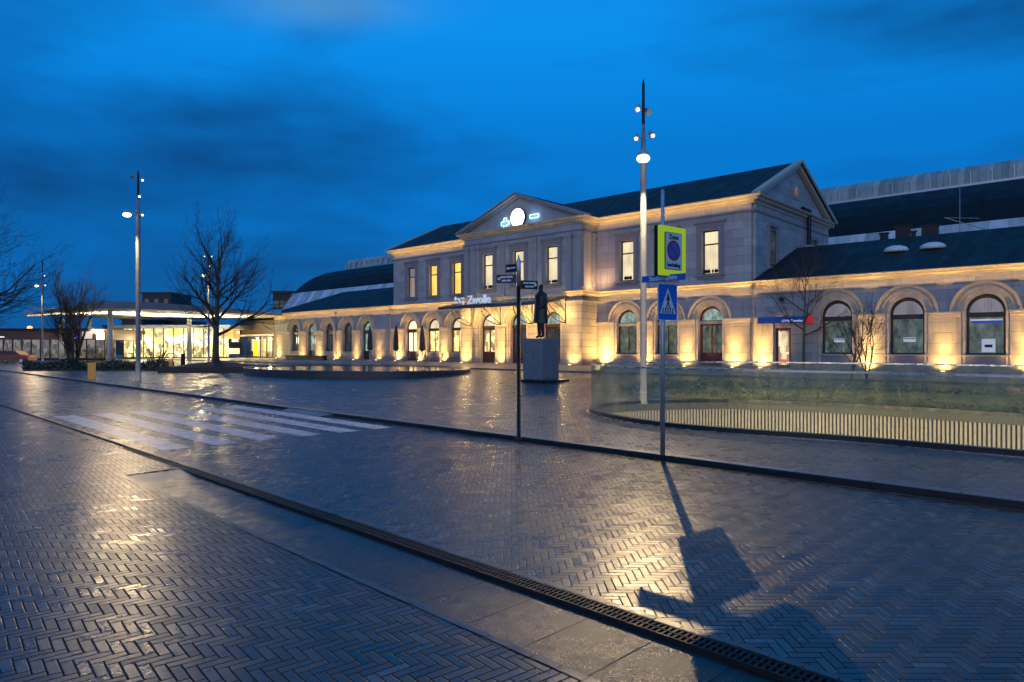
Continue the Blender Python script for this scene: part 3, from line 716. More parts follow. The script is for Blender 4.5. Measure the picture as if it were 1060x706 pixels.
# upper windows
def upper_window(s_, d, pm, out=True):
    y = d+.22
    f = MB().holes(rect(s_-.64, s_+.64, 6.7, 9.9), [rect(s_-.54, s_+.54, 6.8, 8.85), rect(s_-.54, s_+.54, 8.95, 9.8)], y, y+.08, back=True).build('upper_window', M_frame, ST)
    MB().quad((s_-.6, y+.05, 6.75), (s_+.6, y+.05, 6.75), (s_+.6, y+.05, 8.9), (s_-.6, y+.05, 8.9)).build('pane', pm, f)
    MB().quad((s_-.6, y+.05, 8.9), (s_+.6, y+.05, 8.9), (s_+.6, y+.05, 9.85), (s_-.6, y+.05, 9.85)).build('top_pane', pm if pm != P_dim else P_board, f)
    sr = MB()
    for e in (-1, 1): sr.box(s_+e*.645, s_+e*.93, d-.09, d+.1, 6.7, 10.15); sr.box(s_+e*.93, s_+e*1.08, d-.05, d+.1, 6.7, 10.15)
    sr.box(s_-.645, s_+.645, d-.09, d+.1, 9.905, 10.15); sr.build('window_surround', M_surr, ST, bevel=.012)
    MB().box(s_-1.2, s_+1.2, d-.22, d+.1, 10.42, 10.56).box(s_-1.08, s_+1.08, d-.12, d+.1, 10.15, 10.42).build('window_cornice', M_surr, ST, bevel=.015)
    MB().box(s_-1.12, s_+1.12, d-.2, d+.2, 6.56, 6.7).box(s_-1.0, s_+1.0, d-.1, d+.1, 6.36, 6.56).build('window_sill', M_surr, ST, bevel=.015)
    if pm == P_up:
        rnd = random.Random(int(s_*10)); mb = MB()
        for i in range(9):
            x = s_+rnd.uniform(-.5, .5); mb.lathe([(.02, 0), (.06, .05), (.09, .14), (.05, .24), (.01, .3)], (x, y+.02, 6.82), 6)
        mb.build('window_plants', M_iron, f)
for o_ in body_off:
    upper_window(o_, 0, P_up); upper_window(-o_, 0, P_dim if o_ == 17.0 else P_yel)
for o_ in (-3.75, 0, 3.75): upper_window(o_, -1.85, P_up)
# pilasters on the pavilion, upper storey (paired at the corners) and rusticated piers below
def pilaster(x, w, d):
    mb = MB()
    mb.box(x-w/2, x+w/2, d-.16, d+.05, 6.35, 10.35)
    mb.box(x-w/2-.05, x+w/2+.05, d-.21, d+.05, 6.02, 6.35); mb.box(x-w/2-.04, x+w/2+.04, d-.2, d+.05, 10.35, 10.5); mb.box(x-w/2-.09, x+w/2+.09, d-.25, d+.05, 10.5, 10.75); mb.build('pilaster', M_pil, ST, bevel=.015)
for x in (-6.45, -5.6, -1.87, 1.87, 5.6, 6.45): pilaster(x, .55, -1.85)
for x in (-6.9, 6.9):
    e = 1 if x > 0 else -1
    for yy in (-1.55, -.35):
        mb = MB(); mb.box(x, x+.12*e, yy-.26, yy+.26, 6.35, 10.35); mb.box(x, x+.18*e, yy-.3, yy+.3, 10.35, 10.75); mb.build('pilaster', M_pil, ST, bevel=.015)
for x in (-6.3, 6.3):
    e = 1 if x > 0 else -1; q = [(x-e*.78, -2.15), (e*7.08, -2.15), (e*7.08, -.01), (e*6.9, -.01), (e*6.9, -1.7), (x-e*.78, -1.7)]; q = q if e > 0 else q[::-1]
    mb = MB(); mb.poly([(a, b, 5.05) for a, b in q])
    for a, b in zip(q, q[1:]+q[:1]): mb.quad((*a, .45), (*b, .45), (*b, 5.05), (*a, 5.05))
    mb.build('corner_pier', M_rust, ST)
    MB().box(x-.84, x+.84, -2.21, -1.7, 0, .45).build('pier_base', M_plinth, ST, bevel=.02)
for x in (-1.87, 1.87):
    MB().box(x-.45, x+.45, -2.05, -1.7, .45, 3.2).build('pier', M_rust, ST, bevel=.01); MB().box(x-.5, x+.5, -2.11, -1.7, 0, .45).build('pier_base', M_plinth, ST, bevel=.02)
# cornices: profile is (out, up); path travels right-to-left... out = right of travel, so travel -x for -y outwards
def prof_cornice(sz, h): return [(-.1, -h), (.06, -h), (.10, -h*.72), (sz*.55, -h*.55), (sz*.62, -h*.28), (sz*.9, -h*.22), (sz, -.04), (sz, 0), (-.1, 0)]
def cornice(name, path, sz, h, z, mat):
    return MB().sweep(prof_cornice(sz, h), [(x, y, z) for x, y in path]).build(name, mat, ST)
cornice('wing_cornice', [(-46.15, 14), (-46.15, 0), (-7.1, 0), (-7.1, -2.15), (-5.3, -2.15)], .42, .42, CW, M_cornice)
cornice('wing_cornice', [(5.3, -2.15), (7.1, -2.15), (7.1, 0), (48, 0), (48, 14)], .42, .42, CW, M_cornice)
for pth_ in ([(-46.15, 14), (-46.15, 0), (-7.1, 0), (-7.1, -2.15), (-5.3, -2.15)], [(5.3, -2.15), (7.1, -2.15), (7.1, 0), (48, 0), (48, 14)]):
    MB().sweep([(-.1, -.1), (.09, -.1), (.12, 0), (-.1, 0)], [(x, y, 5.18) for x, y in pth_]).build('architrave_band', M_trim, ST)
MB().sweep([(-.1, -.16), (.08, -.16), (.1, 0), (-.1, 0)], [(x, y, 5.98) for x, y in [(-5.3, -1.85), (5.3, -1.85)]]).build('architrave_band', M_trim, ST)
EVP = [(-20.25, 2.0), (-20.25, 0), (-6.95, 0), (-6.95, -1.85), (6.95, -1.85), (6.95, 0), (20.25, 0)]
cornice('eaves_cornice', EVP+[(20.25, 15.2)], .55, .55, EV-.02, M_cornice)
MB().sweep([(-.1, -.12), (.05, -.12), (.08, 0), (-.1, 0)], [(x, y, 10.98) for x, y in EVP+[(20.25, 15.2)]]).build('frieze_band', M_surr, ST)
# pediment over the pavilion
hw = 7.45; ap = 14.75
MB().holes([(-6.9, EV), (6.9, EV), (0, 14.45)], [], -1.80, -1.5).build('pediment', M_pil, ST)
def raking(name, x0, z0, x1, z1, y0, y1, th, mat, parent=ST):
    mb = MB(); d = Vector((x1-x0, 0, z1-z0)).normalized(); n_ = Vector((-d.z, 0, d.x))
    if n_.z < 0: n_ = -n_
    for (a, b, ya, yb) in th:
        q = [(Vector((x0, 0, z0))+n_*a), (Vector((x1, 0, z1))+n_*a), (Vector((x1, 0, z1))+n_*b), (Vector((x0, 0, z0))+n_*b)]
        if True:
            q[1].x = q[2].x = x1 if abs(x1) < .01 or True else q[1].x
        n = len(mb.v)
        for y in (ya, yb):
            for v in q: mb.v.append((v.x, y, v.z))
        mb.f += [tuple(n+i for i in qq) for qq in ((0,1,2,3),(7,6,5,4),(0,4,5,1),(1,5,6,2),(2,6,7,3),(3,7,4,0))]
    return mb.build(name, mat, parent)
for e in (-1, 1):
    raking('raking_cornice', e*hw, EV+.0, 0, ap, 0, 0, ((-.26, -.13, -2.15, -1.5), (-.13, .02, -2.4, -1.5), (.02, .12, -2.48, -1.5)), M_pil)
# roofs
def roof(name, faces, th=.12, mat=M_roof):
    mb = MB()
    for f in faces:
        mb.poly(f); mb.poly([(x, y, z-th) for x, y, z in f][::-1])
        for a, b in zip(f, f[1:]+f[:1]): mb.quad(a, (a[0], a[1], a[2]-th), (b[0], b[1], b[2]-th), b)
    return mb.build(name, mat, ST)
X = 20.75
roof('main_roof', [[(-X, -.45, EV), (X, -.45, EV), (X, 7.6, 15.72), (-X, 7.6, 15.72)], [(X, 15.65, EV), (-X, 15.65, EV), (-X, 7.6, 15.72), (X, 7.6, 15.72)]])
roof('pavilion_roof', [[(-7.45, -2.46, EV+.12), (0, -2.46, ap+.13), (0, 6.1, ap+.13), (-7.45, .35, EV+.12)][::-1], [(7.45, -2.46, EV+.12), (0, -2.46, ap+.13), (0, 6.1, ap+.13), (7.45, .35, EV+.12)]])
# gable verges
for sx_ in (-1, 1):
    for y0 in (-.5, 15.7):
        mb = MB(); d = Vector((0, 7.6-y0, 15.72-EV)).normalized(); n_ = Vector((0, -d.y*0-d.z, abs(d.y)))
        n_ = Vector((0, -d.z, d.y)) if d.y > 0 else Vector((0, d.z, -d.y))
        for (a, b, xa, xb) in ((-.42, -.10, 20.3, 20.62), (-.1, .1, 20.3, 20.86)):
            q = [Vector((0, y0, EV))+n_*a, Vector((0, 7.6, 15.72))+Vector((0, 0, a/abs(d.y))), Vector((0, 7.6, 15.72))+Vector((0, 0, b/abs(d.y))), Vector((0, y0, EV))+n_*b]
            n = len(mb.v)
            for xx in (xa*sx_, xb*sx_):
                for v in q: mb.v.append((xx, v.y, v.z))
            mb.f += [tuple(n+i for i in qq) for qq in ((0,1,2,3),(7,6,5,4),(0,4,5,1),(1,5,6,2),(2,6,7,3),(3,7,4,0))]
        mb.build('gable_verge', M_cornice, ST)
# wing roofs, hipped at the outer end
ev = CW+.02
roof('wing_roof', [[(20.3, -.38, ev), (48.4, -.38, ev), (48.4, 7.9, 9.15), (20.3, 7.9, 9.15)], [(20.3, 7.9, 9.15), (48.4, 7.9, 9.15), (48.4, 14, 9.0), (20.3, 14, 9.0)]])
roof('wing_roof', [[(-46.5, -.38, ev), (-20.3, -.38, ev), (-20.3, 7.9, 9.15), (-41.7, 7.9, 9.15)], [(-46.5, -.38, ev), (-41.7, 7.9, 9.15), (-41.7, 14, 9.0), (-46.5, 14.4, ev)], [(-41.7, 7.9, 9.15), (-20.3, 7.9, 9.15), (-20.3, 14, 9.0), (-41.7, 14, 9.0)]])
for s_ in (-11.9, -9.8):      # roof domes: shallow rooflights
    c = (s_-S0, 4.4, 7.85); MB().lathe([(.75, -.12), (.72, .06), (.6, .18), (.35, .28), (.03, .31)], c, 18).build('rooflight', M_white, ST, True)
# chimney stubs / vents behind the ridge, aerial
for x, w_, h in ((26.1, .25, .5), (27.3, .45, .9), (28.0, .14, .4), (29.0, .5, .75)):
    mb = MB(); mb.box(x-w_, x+w_, 9, 9+w_, 8.9, 9.2+h); mb.box(x-w_-.08, x+w_+.08, 8.92, 9.08+w_, 9.2+h, 9.3+h); mb.build('roof_vent', M_dark, ST)
mb = MB(); mb.cyl((30.8, 9, 9), (30.8, 9, 12.9), .03, .015, 6); mb.cyl((29.9, 9, 10.4), (31.9, 9, 10.1), .02, .02, 6); mb.cyl((29.9, 9, 10.4), (33.0, 9.5, 9.0), .03, .03, 6); mb.build('aerial', M_galv, ST)
# black flue on the gable side
mb = MB(); mb.cyl((20.6, 9.6, 9.1), (20.6, 9.6, 12.3), .16, .16, 12); mb.cyl((20.6, 9.75, 12.2), (20.6, 8.2, 12.2), .16, .16, 12); mb.build('flue_pipe', M_dark, ST)
MB().box(20.4, 20.85, 9.3, 9.9, 8.9, 9.5).build('flue_base', M_trim, ST)
# side wall windows
for yy in (3.1, 11.5):
    fr = MB().box(20.24, 20.32, yy-.55, yy+.55, 7.3, 9.9).build('side_window', M_frame, ST)
    MB().box(20.32, 20.33, yy-.42, yy+.42, 7.42, 9.78).build('pane', P_dteal, fr)
    mb = MB(); mb.box(20.24, 20.4, yy-.8, yy-.55, 7.2, 10.1); mb.box(20.24, 20.4, yy+.55, yy+.8, 7.2, 10.1); mb.box(20.24, 20.45, yy-.9, yy+.9, 10.1, 10.35); mb.box(20.24, 20.42, yy-.85, yy+.85, 7.05, 7.3); mb.build('window_surround', M_surr, ST)
mb = MB(); mb.cyl((20.2, 7.6, 13.45), (20.36, 7.6, 13.45), .62, .62, 24); mb.v = [(v[0], 7.6+(v[1]-7.6)*.8, v[2]) for v in mb.v]; fr = mb.build('round_window', M_trim, ST)
mb = MB(); mb.cyl((20.34, 7.6, 13.45), (20.38, 7.6, 13.45), .38, .38, 24); mb.v = [(v[0], 7.6+(v[1]-7.6)*.8, v[2]) for v in mb.v]; mb.build('pane', pane_mat('pane_round', (.5, .2, .06), .5, 'dark'), fr)
# rainwater pipes
for x in (20.3, -20.3, -31.0, -45.6):
    mb = MB(); top = 11.4 if abs(x) < 20 and abs(x) > 7 and False else 5.5
    mb.cyl((x, -.24, .1), (x, -.24, top), .055, .055, 8); mb.box(x-.1, x+.1, -.34, -.12, top-.05, top+.2)
    mb.build('rainwater_pipe', M_surr, ST)
# clock and neon signs
ck = MB(); ck.cyl((0, -2.0, 12.72), (0, -1.8, 12.72), .86, .86, 40); ck = ck.build('clock', M_dark, ST)
mb = MB(); mb.cyl((0, -2.02, 12.72), (0, -2.0, 12.72), .80, .80, 40); mb.build('dial', E_clock, ck)
M_hand = simple('clock_hand', (.05, .05, .05), .5)
mb = MB()
for a, l, w_ in ((R(200), .38, .03), (R(75), .55, .02)):
    d = Vector((sin(a), 0, cos(a))); n_ = Vector((d.z, 0, -d.x))*w_; c = Vector((0, -2.035, 12.72))
    mb.quad(c-n_-d*.08, c+n_-d*.08, c+n_+d*l, c-n_+d*l)
mb.build('hands', M_hand, ck)
a_, b_ = .16, .46
cr = [(-a_, a_), (-b_, a_), (-b_, -a_), (-a_, -a_), (-a_, -b_), (a_, -b_), (a_, -a_), (b_, -a_), (b_, a_), (a_, a_), (a_, b_), (-a_, b_)]
mb = MB(); pp = [Vector((-1.55+x, -1.92, 12.42+z)) for x, z in cr]
for a, b in zip(pp, pp[1:]+pp[:1]): mb.cyl(a, b, .034, .034, 6)
mb.build('neon_cross', E_neonw, ST)
mb = MB(); pp = [Vector((1.85+x, -1.92, 12.62+z)) for x, z in ((-.5, -.14), (.5, -.14), (.5, .16), (-.5, .16))]
for a, b in zip(pp, pp[1:]+pp[:1]): mb.cyl(a, b, .034, .034, 6)
mb.build('neon_bar', E_neonw, ST)
light('neon_light', 'POINT', (-1.55, -2.15, 12.42), 22, (.1, .4, 1), ST, shadow_soft_size=.3)
light('neon_light', 'POINT', (1.85, -2.15, 12.6), 22, (.1, .4, 1), ST, shadow_soft_size=.3)
light('clock_light', 'POINT', (0, -2.3, 12.72), 26, (.85, 1, .9), ST, shadow_soft_size=.7)
# entrance canopy
CP = empty('entrance_canopy', (0, 0, 0)); CP.parent = ST
cpy0, cpy1, zf, zb = -5.0, -2.2, 4.95, 5.62; cx0, cx1 = -6.9, 5.55
mb = MB(); mb.box(cx0, cx1, cpy0-.08, cpy0, zf-.13, zf+.13)
for e in (cx0, cx1):
    n = len(mb.v); ps = [(e, cpy0, zf-.1), (e+.08, cpy0, zf-.1), (e+.08, cpy1+.3, zb-.1), (e, cpy1+.3, zb-.1)]
    mb.v += ps+[(x, y, z+.22) for x, y, z in ps]; mb.f += [tuple(n+i for i in q) for q in ((0,3,2,1),(4,5,6,7),(0,1,5,4),(1,2,6,5),(2,3,7,6),(3,0,4,7))]
mb.build('fascia', simple('canopy_steel', (.10, .11, .12), .45, .3), ST)
mb = MB(); xs = cx0
while xs < cx1:
    mb.cyl((xs, cpy0, zf+.05), (xs, cpy1+.3, zb+.05), .03, .03, 6); xs += .62
for u in (.33, .66): y = cpy0+(cpy1+.3-cpy0)*u; z = zf+(zb-zf)*u; mb.cyl((cx0, y, z), (cx1, y, z), .04, .04, 6)
mb.build('glazing_bars', M_dark, ST)
MB().quad((cx0, cpy0, zf+.09), (cx1, cpy0, zf+.09), (cx1, cpy1+.3, zb+.09), (cx0, cpy1+.3, zb+.09)).build('canopy_glass', glass_mat('canopy_glass', (.7, .75, .7), .3, .5, (.55, .45, .3)), ST)
for x in (-5.6, -1.87, 1.87, 5.45):
    mb = MB(); mb.cyl((x, -2.2, 3.4), (x, -2.2, 5.5), .05, .05, 8); mb.cyl((x, cpy0+.1, zf-.05), (x, -2.2, zb-.15), .05, .05, 8)
    mb.tube([(x, -2.2+(-2.4)*sin(a), 3.45+1.45*(1-cos(a))) for a in [pi/2*i/8 for i in range(9)]], .04, 6)
    mb.tube([(x, -3.1+.32*cos(a), 4.95+.28*sin(a)) for a in [2*pi*i/12 for i in range(13)]], .02, 5)
    mb.cyl((x, -2.2, 3.5), (x, cpy0+.5, zf), .03, .03, 6)
    mb.build('canopy_bracket', M_dark, ST)
bpy.data.objects.remove(CP)
# station name on the canopy
E_sign = emit('sign_letters', (.70, .80, .92), .34)
SG = empty('station_name_sign', (*sp(S0-3.0+.0, PF-5.06), BZ+zf+.14), ROT, 'white station name letters with arrow emblem standing on the canopy edge', 'sign')
shift(text_mb('Zwolle', 1.0, .08, 'LEFT', bold=.02), -.1, 0, .42).build('letters', E_sign, SG)
mb = MB()
def bar(a, b, th=.075):
    a = Vector((a[0], 0, a[1])); b = Vector((b[0], 0, b[1])); d = (b-a).normalized(); n_ = Vector((-d.z, 0, d.x))*th
    q = [a-n_, b-n_, b+n_, a+n_]; n = len(mb.v)
    for y in (-.03, .03):
        for v in q: mb.v.append((v.x, y, v.z))
    mb.f += [tuple(n+i for i in qq) for qq in ((0,1,2,3),(7,6,5,4),(0,4,5,1),(1,5,6,2),(2,6,7,3),(3,7,4,0))]
# double-arrow emblem: two interlocked zigzag bars
bar((-1.72, .64), (-1.16, .64), .055); bar((-1.2, .67), (-.98, .26), .055); bar((-1.02, .26), (-.50, .26), .055); bar((-.50, .26), (-.68, .42), .055); bar((-.50, .26), (-.68, .10), .055)
bar((-1.72, .64), (-1.54, .80), .055); bar((-1.72, .64), (-1.54, .48), .055); bar((-1.72, .26), (-1.28, .26), .055); bar((-.92, .64), (-.50, .64), .055)
mb.build('emblem', E_sign, SG)
mb = MB(); mb.box(-1.7, 3.2, -.05, .05, -.06, .0); mb.build('mounting_rail', M_dark, SG)
# shop fascia sign and door on the right wing
BS = empty('shop_fascia_sign', (*sp(DOOR[0]+S0+.15, PF-.25), BZ+3.3), ROT, 'blue exchange office fascia board with red square above small lit door', 'sign')
MB().box(-1.75, 1.35, -.12, .14, -.26, .16).build('board', simple('sign_blue', (.01, .03, .20), .4, emis=(.01, .06, .4), es=.18), BS)
MB().box(1.35, 1.85, -.13, .14, -.26, .16).build('red_square', simple('sign_red', (.4, .02, .03), .4, emis=(.7, .03, .05), es=.3), BS)
shift(text_mb('GWK Travelex', .22, .01, 'RIGHT', bold=.004), 1.28, -.13, -.12).build('lettering', E_sign, BS)
fr = MB().holes(rect(DOOR[0]-.52, DOOR[0]+.52, .05, 2.75), [rect(DOOR[0]-.36, DOOR[0]+.36, .25, 2.55)], .1, .2, back=True).build('door', M_redwood, ST)
MB().quad((DOOR[0]-.4, .16, .2), (DOOR[0]+.4, .16, .2), (DOOR[0]+.4, .16, 2.6), (DOOR[0]-.4, .16, 2.6)).build('pane', P_shop, fr)
MB().box(DOOR[0]-.3, DOOR[0]+.3, .14, .15, .45, .62).build('red_sticker', simple('sticker', (.6, .05, .03), .4, emis=(.9, .12, .05), es=.7), fr)  # unlit sticker, brightened by an added glow
# bollard-like wall lantern and camera
mb = MB(); mb.box(22.1, 22.3, -.35, -.02, 4.55, 4.75); mb.cyl((22.2, -.3, 4.5), (22.2, -.3, 4.62), .06, .09, 8); mb.build('wall_bracket', M_dark, ST)

# lights of the building: uplights in the pavement and strips on the ledges
UPL = []
pier = [(-44.6, 0), (-38.7, 0), (-34.75, 0), (-30.8, 0), (-26.85, 0), (-22.5, 0), (-19.0, 0), (-15.25, 0), (-11.7, 0), (-6.3, -2.2), (-1.87, -2.1), (1.87, -2.1), (6.3, -2.2), (8.0, 0), (11.7, 0), (15.2, 0), (18.9, 0), (20.9, 0), (27.6, 0), (31.55, 0), (35.5, 0), (39.4, 0)]
descr = {}
for i, (x, d) in enumerate(pier):
    wx, wy = sp(x+S0, PF+d-.55)
    if x < -20: lab = 'round ground uplight against the dark left wing'
    elif x < -7: lab = 'round ground uplight by the cafe arches left of the entrance'
    elif x < 7: lab = 'round ground uplight at a pier under the entrance canopy'
    elif x < 20.5: lab = 'round ground uplight by the arches right of the entrance'
    else: lab = 'round ground uplight behind the glass balustrade at the right wing'
    grp = lab.replace('round ground uplight', 'ground uplights')
    u = empty('uplight', (wx, wy, BZ), ROT, lab, 'uplight', grp)
    MB().lathe([(.17, 0), (.17, .035), (.14, .05), (.12, .05)], (0, 0, 0), 14).build('housing', M_steel, u)
    MB().lathe([(.10, .051), (.09, .06), (.01, .062)], (0, 0, 0), 12).build('lens', E_up, u)
    strong = 1.0 if x > -20 else .55; vary = (1.0, .78, 1.12, .9, 1.2, .84, 1.05)[(i*3) % 7]
    light('uplight_beam', 'SPOT', (0, 0, .075), 520*strong*vary, WARM, u, spot_size=R(150), spot_blend=1.0, shadow_soft_size=.06, aim=(0, .35, 1)); light('uplight_beam', 'SPOT', (0, -.1, .075), 1250*strong*vary, WARM, u, spot_size=R(52), spot_blend=1.0, shadow_soft_size=.06, aim=(0, .17, 1))
def strip(x0, x1, y, z, pw, aim, col=WARM, sy_=.05):
    light('cornice_strip_light', 'AREA', ((x0+x1)/2, y, z), pw*abs(x1-x0), col, ST, shape='RECTANGLE', size=abs(x1-x0), size_y=sy_, aim=aim)
for a, b in ((-46, -33.5), (-33.5, -20.3), (-20, -7.2), (7.2, 20), (20.3, 34), (34, 47.8)):
    strip(a, b, -.34, 5.22, 3.2, (0, .45, 1))
for a, b in ((-20, -7.3), (7.3, 20)): strip(a, b, -.5, 11.1, 4.6, (0, .2, 1))
# right flank of the pavilion glows
light('flank_light', 'SPOT', (8.5, -.9, .1), 600, WARM, ST, spot_size=R(150), spot_blend=.9, shadow_soft_size=.1, aim=(-.22, 0, 1))
for x in (-5.5, -1.87, 1.87, 5.4): light('canopy_light', 'POINT', (x, -3.1, 4.2), 190, (1, .62, .22), ST, shadow_soft_size=.12)
light('flank_top_light', 'AREA', (7.75, -.95, 6.1), 75, (1, .55, .24), ST, shape='RECTANGLE', size=.12, size_y=1.6, aim=(-.25, 0, 1))

# ------------------------------------------------------------------ train shed behind
SH = empty('train_shed', (*org, BZ), ROT, 'large dark barrel vaulted train shed roof with greenish ridge lantern behind the station', 'train shed')
prof = [(18.0, 11.25), (18.9, 12.15), (20.3, 13.3), (22.1, 14.35), (24.6, 15.4), (27.8, 16.15), (31, 16.5)]
full = prof+[(66-y, z) for y, z in prof[::-1][1:]]
xa, xb = -72.7, 75
def vault(name, pr, x0, x1, mat):
    mb = MB(); n = len(pr)
    for x in (x0, x1):
        for y, z in pr: mb.v.append((x, y, z))
    for i in range(n-1): mb.f.append((i, n+i, n+i+1, i+1))
    return mb.build(name, mat, SH)
o = vault('vault', full, xa, xb, M_shed)
mb = MB(); mb.poly([(xa, y, z) for y, z in full]+[(xa, 48, 4), (xa, 18, 4)]); mb.build('end_wall', simple('shed_end', (.03, .035, .04), .4), SH)
vault('eaves_glazing', [(15.5, 7.6), (18.0, 11.25)], xa-.3, xb, M_glaz)
vault('ridge_lantern', [(27.8, 16.2), (28.0, 17.4), (29.0, 18.15), (31, 18.5), (35, 18.5), (37, 18.15), (38, 17.4), (38.2, 16.2)], xa+1.5, xb, M_green)
mb = MB(); mb.poly([(xa+1.5, y, z) for y, z in [(27.8, 16.2), (28.0, 17.4), (29.0, 18.15), (31, 18.5), (35, 18.5), (37, 18.15), (38, 17.4), (38.2, 16.2)]]); mb.build('lantern_end', M_green, SH)
mb = MB(); x = xa+2
while x < xb: mb.box(x, x+.08, 27.75, 27.9, 16.2, 17.4); x += 1.6
mb.box(xa+1.5, xb, 27.6, 27.85, 16.1, 16.3); mb.build('lantern_ribs', M_galv, SH)
#@@PLAZA
# ------------------------------------------------------------------ lamp masts
M_mast = simple('mast_paint', (.22, .23, .25), .55)
def mast(pos, H, lampz, label, energy, smalls, rad=.10, arm=(-.12, -.6), group='tall white lamp masts on the square', spotaim=None, es=1.0):
    m = empty('lamp_mast', pos, 0, label, 'street lamp', group)
    mb = MB(); mb.lathe([(.17, 0), (.17, .02), (rad*1.05, .03), (rad, 1.2), (rad*.93, lampz), (rad*.45, H-1.4)], (0, 0, 0), 14); mb.build('pole', M_mast, m, True)
    mb = MB(); mb.lathe([(rad*.5, H-1.4), (rad*.42, H-.15), (.01, H)], (0, 0, 0), 10); mb.build('finial', M_dark, m)
    mb = MB(); mb.cyl((0, 0, lampz+.05), (arm[0], arm[1], lampz+.05), .035, .03, 8); mb.lathe([(.06, .16), (.15, .12), (.20, .02), (.18, -.01)], (arm[0], arm[1], lampz), 14); mb.build('lamp_head', M_galv, m)
    mb = MB(); mb.lathe([(.01, .02), (.13, .0), (.19, -.05), (.20, -.10), (.14, -.17), (.01, -.2)], (arm[0], arm[1], lampz), 14); mb.build('lens', E_lamp, m, True)
    light('lamp_light', 'SPOT', (arm[0], arm[1], lampz-.24), energy, LWARM, m, shadow_soft_size=.03, spot_size=R(152), spot_blend=.35, aim=(arm[0]*1.4, arm[1]*1.4, -1))
    for (dx, dz, glow) in smalls:
        s_ = -1 if dx < 0 else 1
        mb = MB(); mb.cyl((0, 0, dz), (dx, -.05, dz), .02, .02, 6); mb.cyl((dx-.0, .04, dz+.09), (dx+.05*s_, -.14, dz-.06), .075, .09, 12); mb.build('spotlight', M_galv, m)
        if glow:
            mb = MB(); mb.cyl((dx+.05*s_, -.141, dz-.06), (dx+.052*s_, -.15, dz-.068), .05, .05, 12); mb.build('spot_lens', E_small, m)
    return m
mp = atY(666, 21.3, .1); sc = F/21.3
mast(mp, 278/sc+CH-.1, 193/sc+CH-.1, 'tallest white lamp mast, rising behind the glass balustrade beside the traffic signs', 2500,
     [(-.2, 217/sc+1.75, 1), (.22, 220/sc+1.75, 1), (-.15, 247/sc+1.75, 1), (.1, 244/sc+1.75, 0)], rad=.105)
mp = at(143, 394.5); sc = F/mp.y
mast(mp, (HOR-176)/sc+CH-mp.z, (HOR-223)/sc+CH-mp.z, 'white lamp mast left of the big bare tree, standing on open plaza paving', 1900,
     [(.25, (HOR-222)/sc+1.75, 1), (.1, (HOR-203)/sc+1.75, 1), (.25, (HOR-186)/sc+1.75, 1), (-.2, (HOR-183)/sc+1.75, 0)], rad=.12, arm=(-.25, -.6))
mp = atY(216, 66, .45); sc = F/mp.y
mast(mp, (HOR-262)/sc+CH-.45, (HOR-285)/sc+CH-.45, 'lit lamp mast seen through the branches of the bare tree in the planter', 1600,
     [(-.3, (HOR-265)/sc+1.4, 1), (.3, (HOR-265)/sc+1.4, 1), (.1, (HOR-275)/sc+1.4, 1)], rad=.10, arm=(-.3, -.5))
mp = atY(44, 74, .1); sc = F/mp.y
mast(mp, (HOR-268)/sc+CH-.1, (HOR-295.5)/sc+CH-.1, 'farthest left lamp mast between two bare trees', 1300,
     [(.25, (HOR-285)/sc+1.75, 1), (.35, (HOR-295)/sc+1.75, 1)], rad=.10, arm=(-.3, -.5))

# ------------------------------------------------------------------ traffic sign pole
tp = at(686, 471, .1); AP = R(38)
tp = Vector((tp.x, tp.y, .1)); sc = F/tp.y
pole = empty('traffic_sign_pole', tp, AP, 'slim galvanised pole carrying parking, street and crossing signs at the kerb', 'sign pole')
MB().lathe([(.038, 0), (.038, 2.2), (.03, 2.25), (.03, (HOR-197)/sc+CH-.1), (.004, (HOR-196)/sc+CH-.09)], (0, 0, 0), 12).build('post', M_galv, pole, True)
def rr(w_, h, r=.03, n=5):
    out = []
    for cx, cz, a0 in ((w_/2-r, -h/2+r, -pi/2), (w_/2-r, h/2-r, 0), (-w_/2+r, h/2-r, pi/2), (-w_/2+r, -h/2+r, pi)):
        out += [(cx+r*cos(a0+pi/2*i/n), cz+r*sin(a0+pi/2*i/n)) for i in range(n+1)]
    return out
def plate(par, name, w_, h, cx, z, y0, y1, mat, r=.03): return shift(MB().holes(rr(w_, h, r), [], y0, y1, back=True), cx, 0, z).build(name, mat, par)
M_lime = simple('fluorescent_board', (.62, .80, .01), .35, var=.03, emis=(.62, .85, .0), es=.26)  # board has no lamp; slight glow added to brighten it
M_sw = simple('sign_white', (.75, .76, .78), .35, var=.03); M_sb = simple('sign_blue_film', (.01, .06, .36), .3, var=.05, emis=(.01, .08, .5), es=.12); M_sr = simple('sign_red_film', (.45, .01, .015), .3, var=.05)  # blue film carries a faint added glow, no lamp behind it
M_sk = simple('sign_black', (.015, .015, .015), .4)
zc_ = (HOR-261)/sc+CH; zs = empty('parking_zone_sign', (tp.x, tp.y, zc_), AP, 'fluorescent yellow-green board with no parking zone sign', 'traffic sign')
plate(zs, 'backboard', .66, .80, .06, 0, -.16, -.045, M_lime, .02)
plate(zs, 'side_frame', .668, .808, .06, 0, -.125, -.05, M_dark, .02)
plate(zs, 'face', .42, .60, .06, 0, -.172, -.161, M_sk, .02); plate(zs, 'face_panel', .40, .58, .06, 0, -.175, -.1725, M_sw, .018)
def disc(par, name, r, y, mat, cx=.06, z=0.0):
    mb = MB(); mb.cyl((cx, y, z), (cx, y-.002, z), r, r, 32); return mb.build(name, mat, par)
disc(zs, 'red_ring', .165, -.176, M_sr, z=.01); disc(zs, 'blue_disc', .125, -.179, M_sb, z=.01)
mb = MB(); d = Vector((.707, 0, -.707)); n_ = Vector((.707, 0, .707))*.02; c = Vector((.06, -.183, .01)); mb.quad(c-d*.125-n_, c+d*.125-n_, c+d*.125+n_, c-d*.125+n_); mb.build('slash', M_sr, zs)
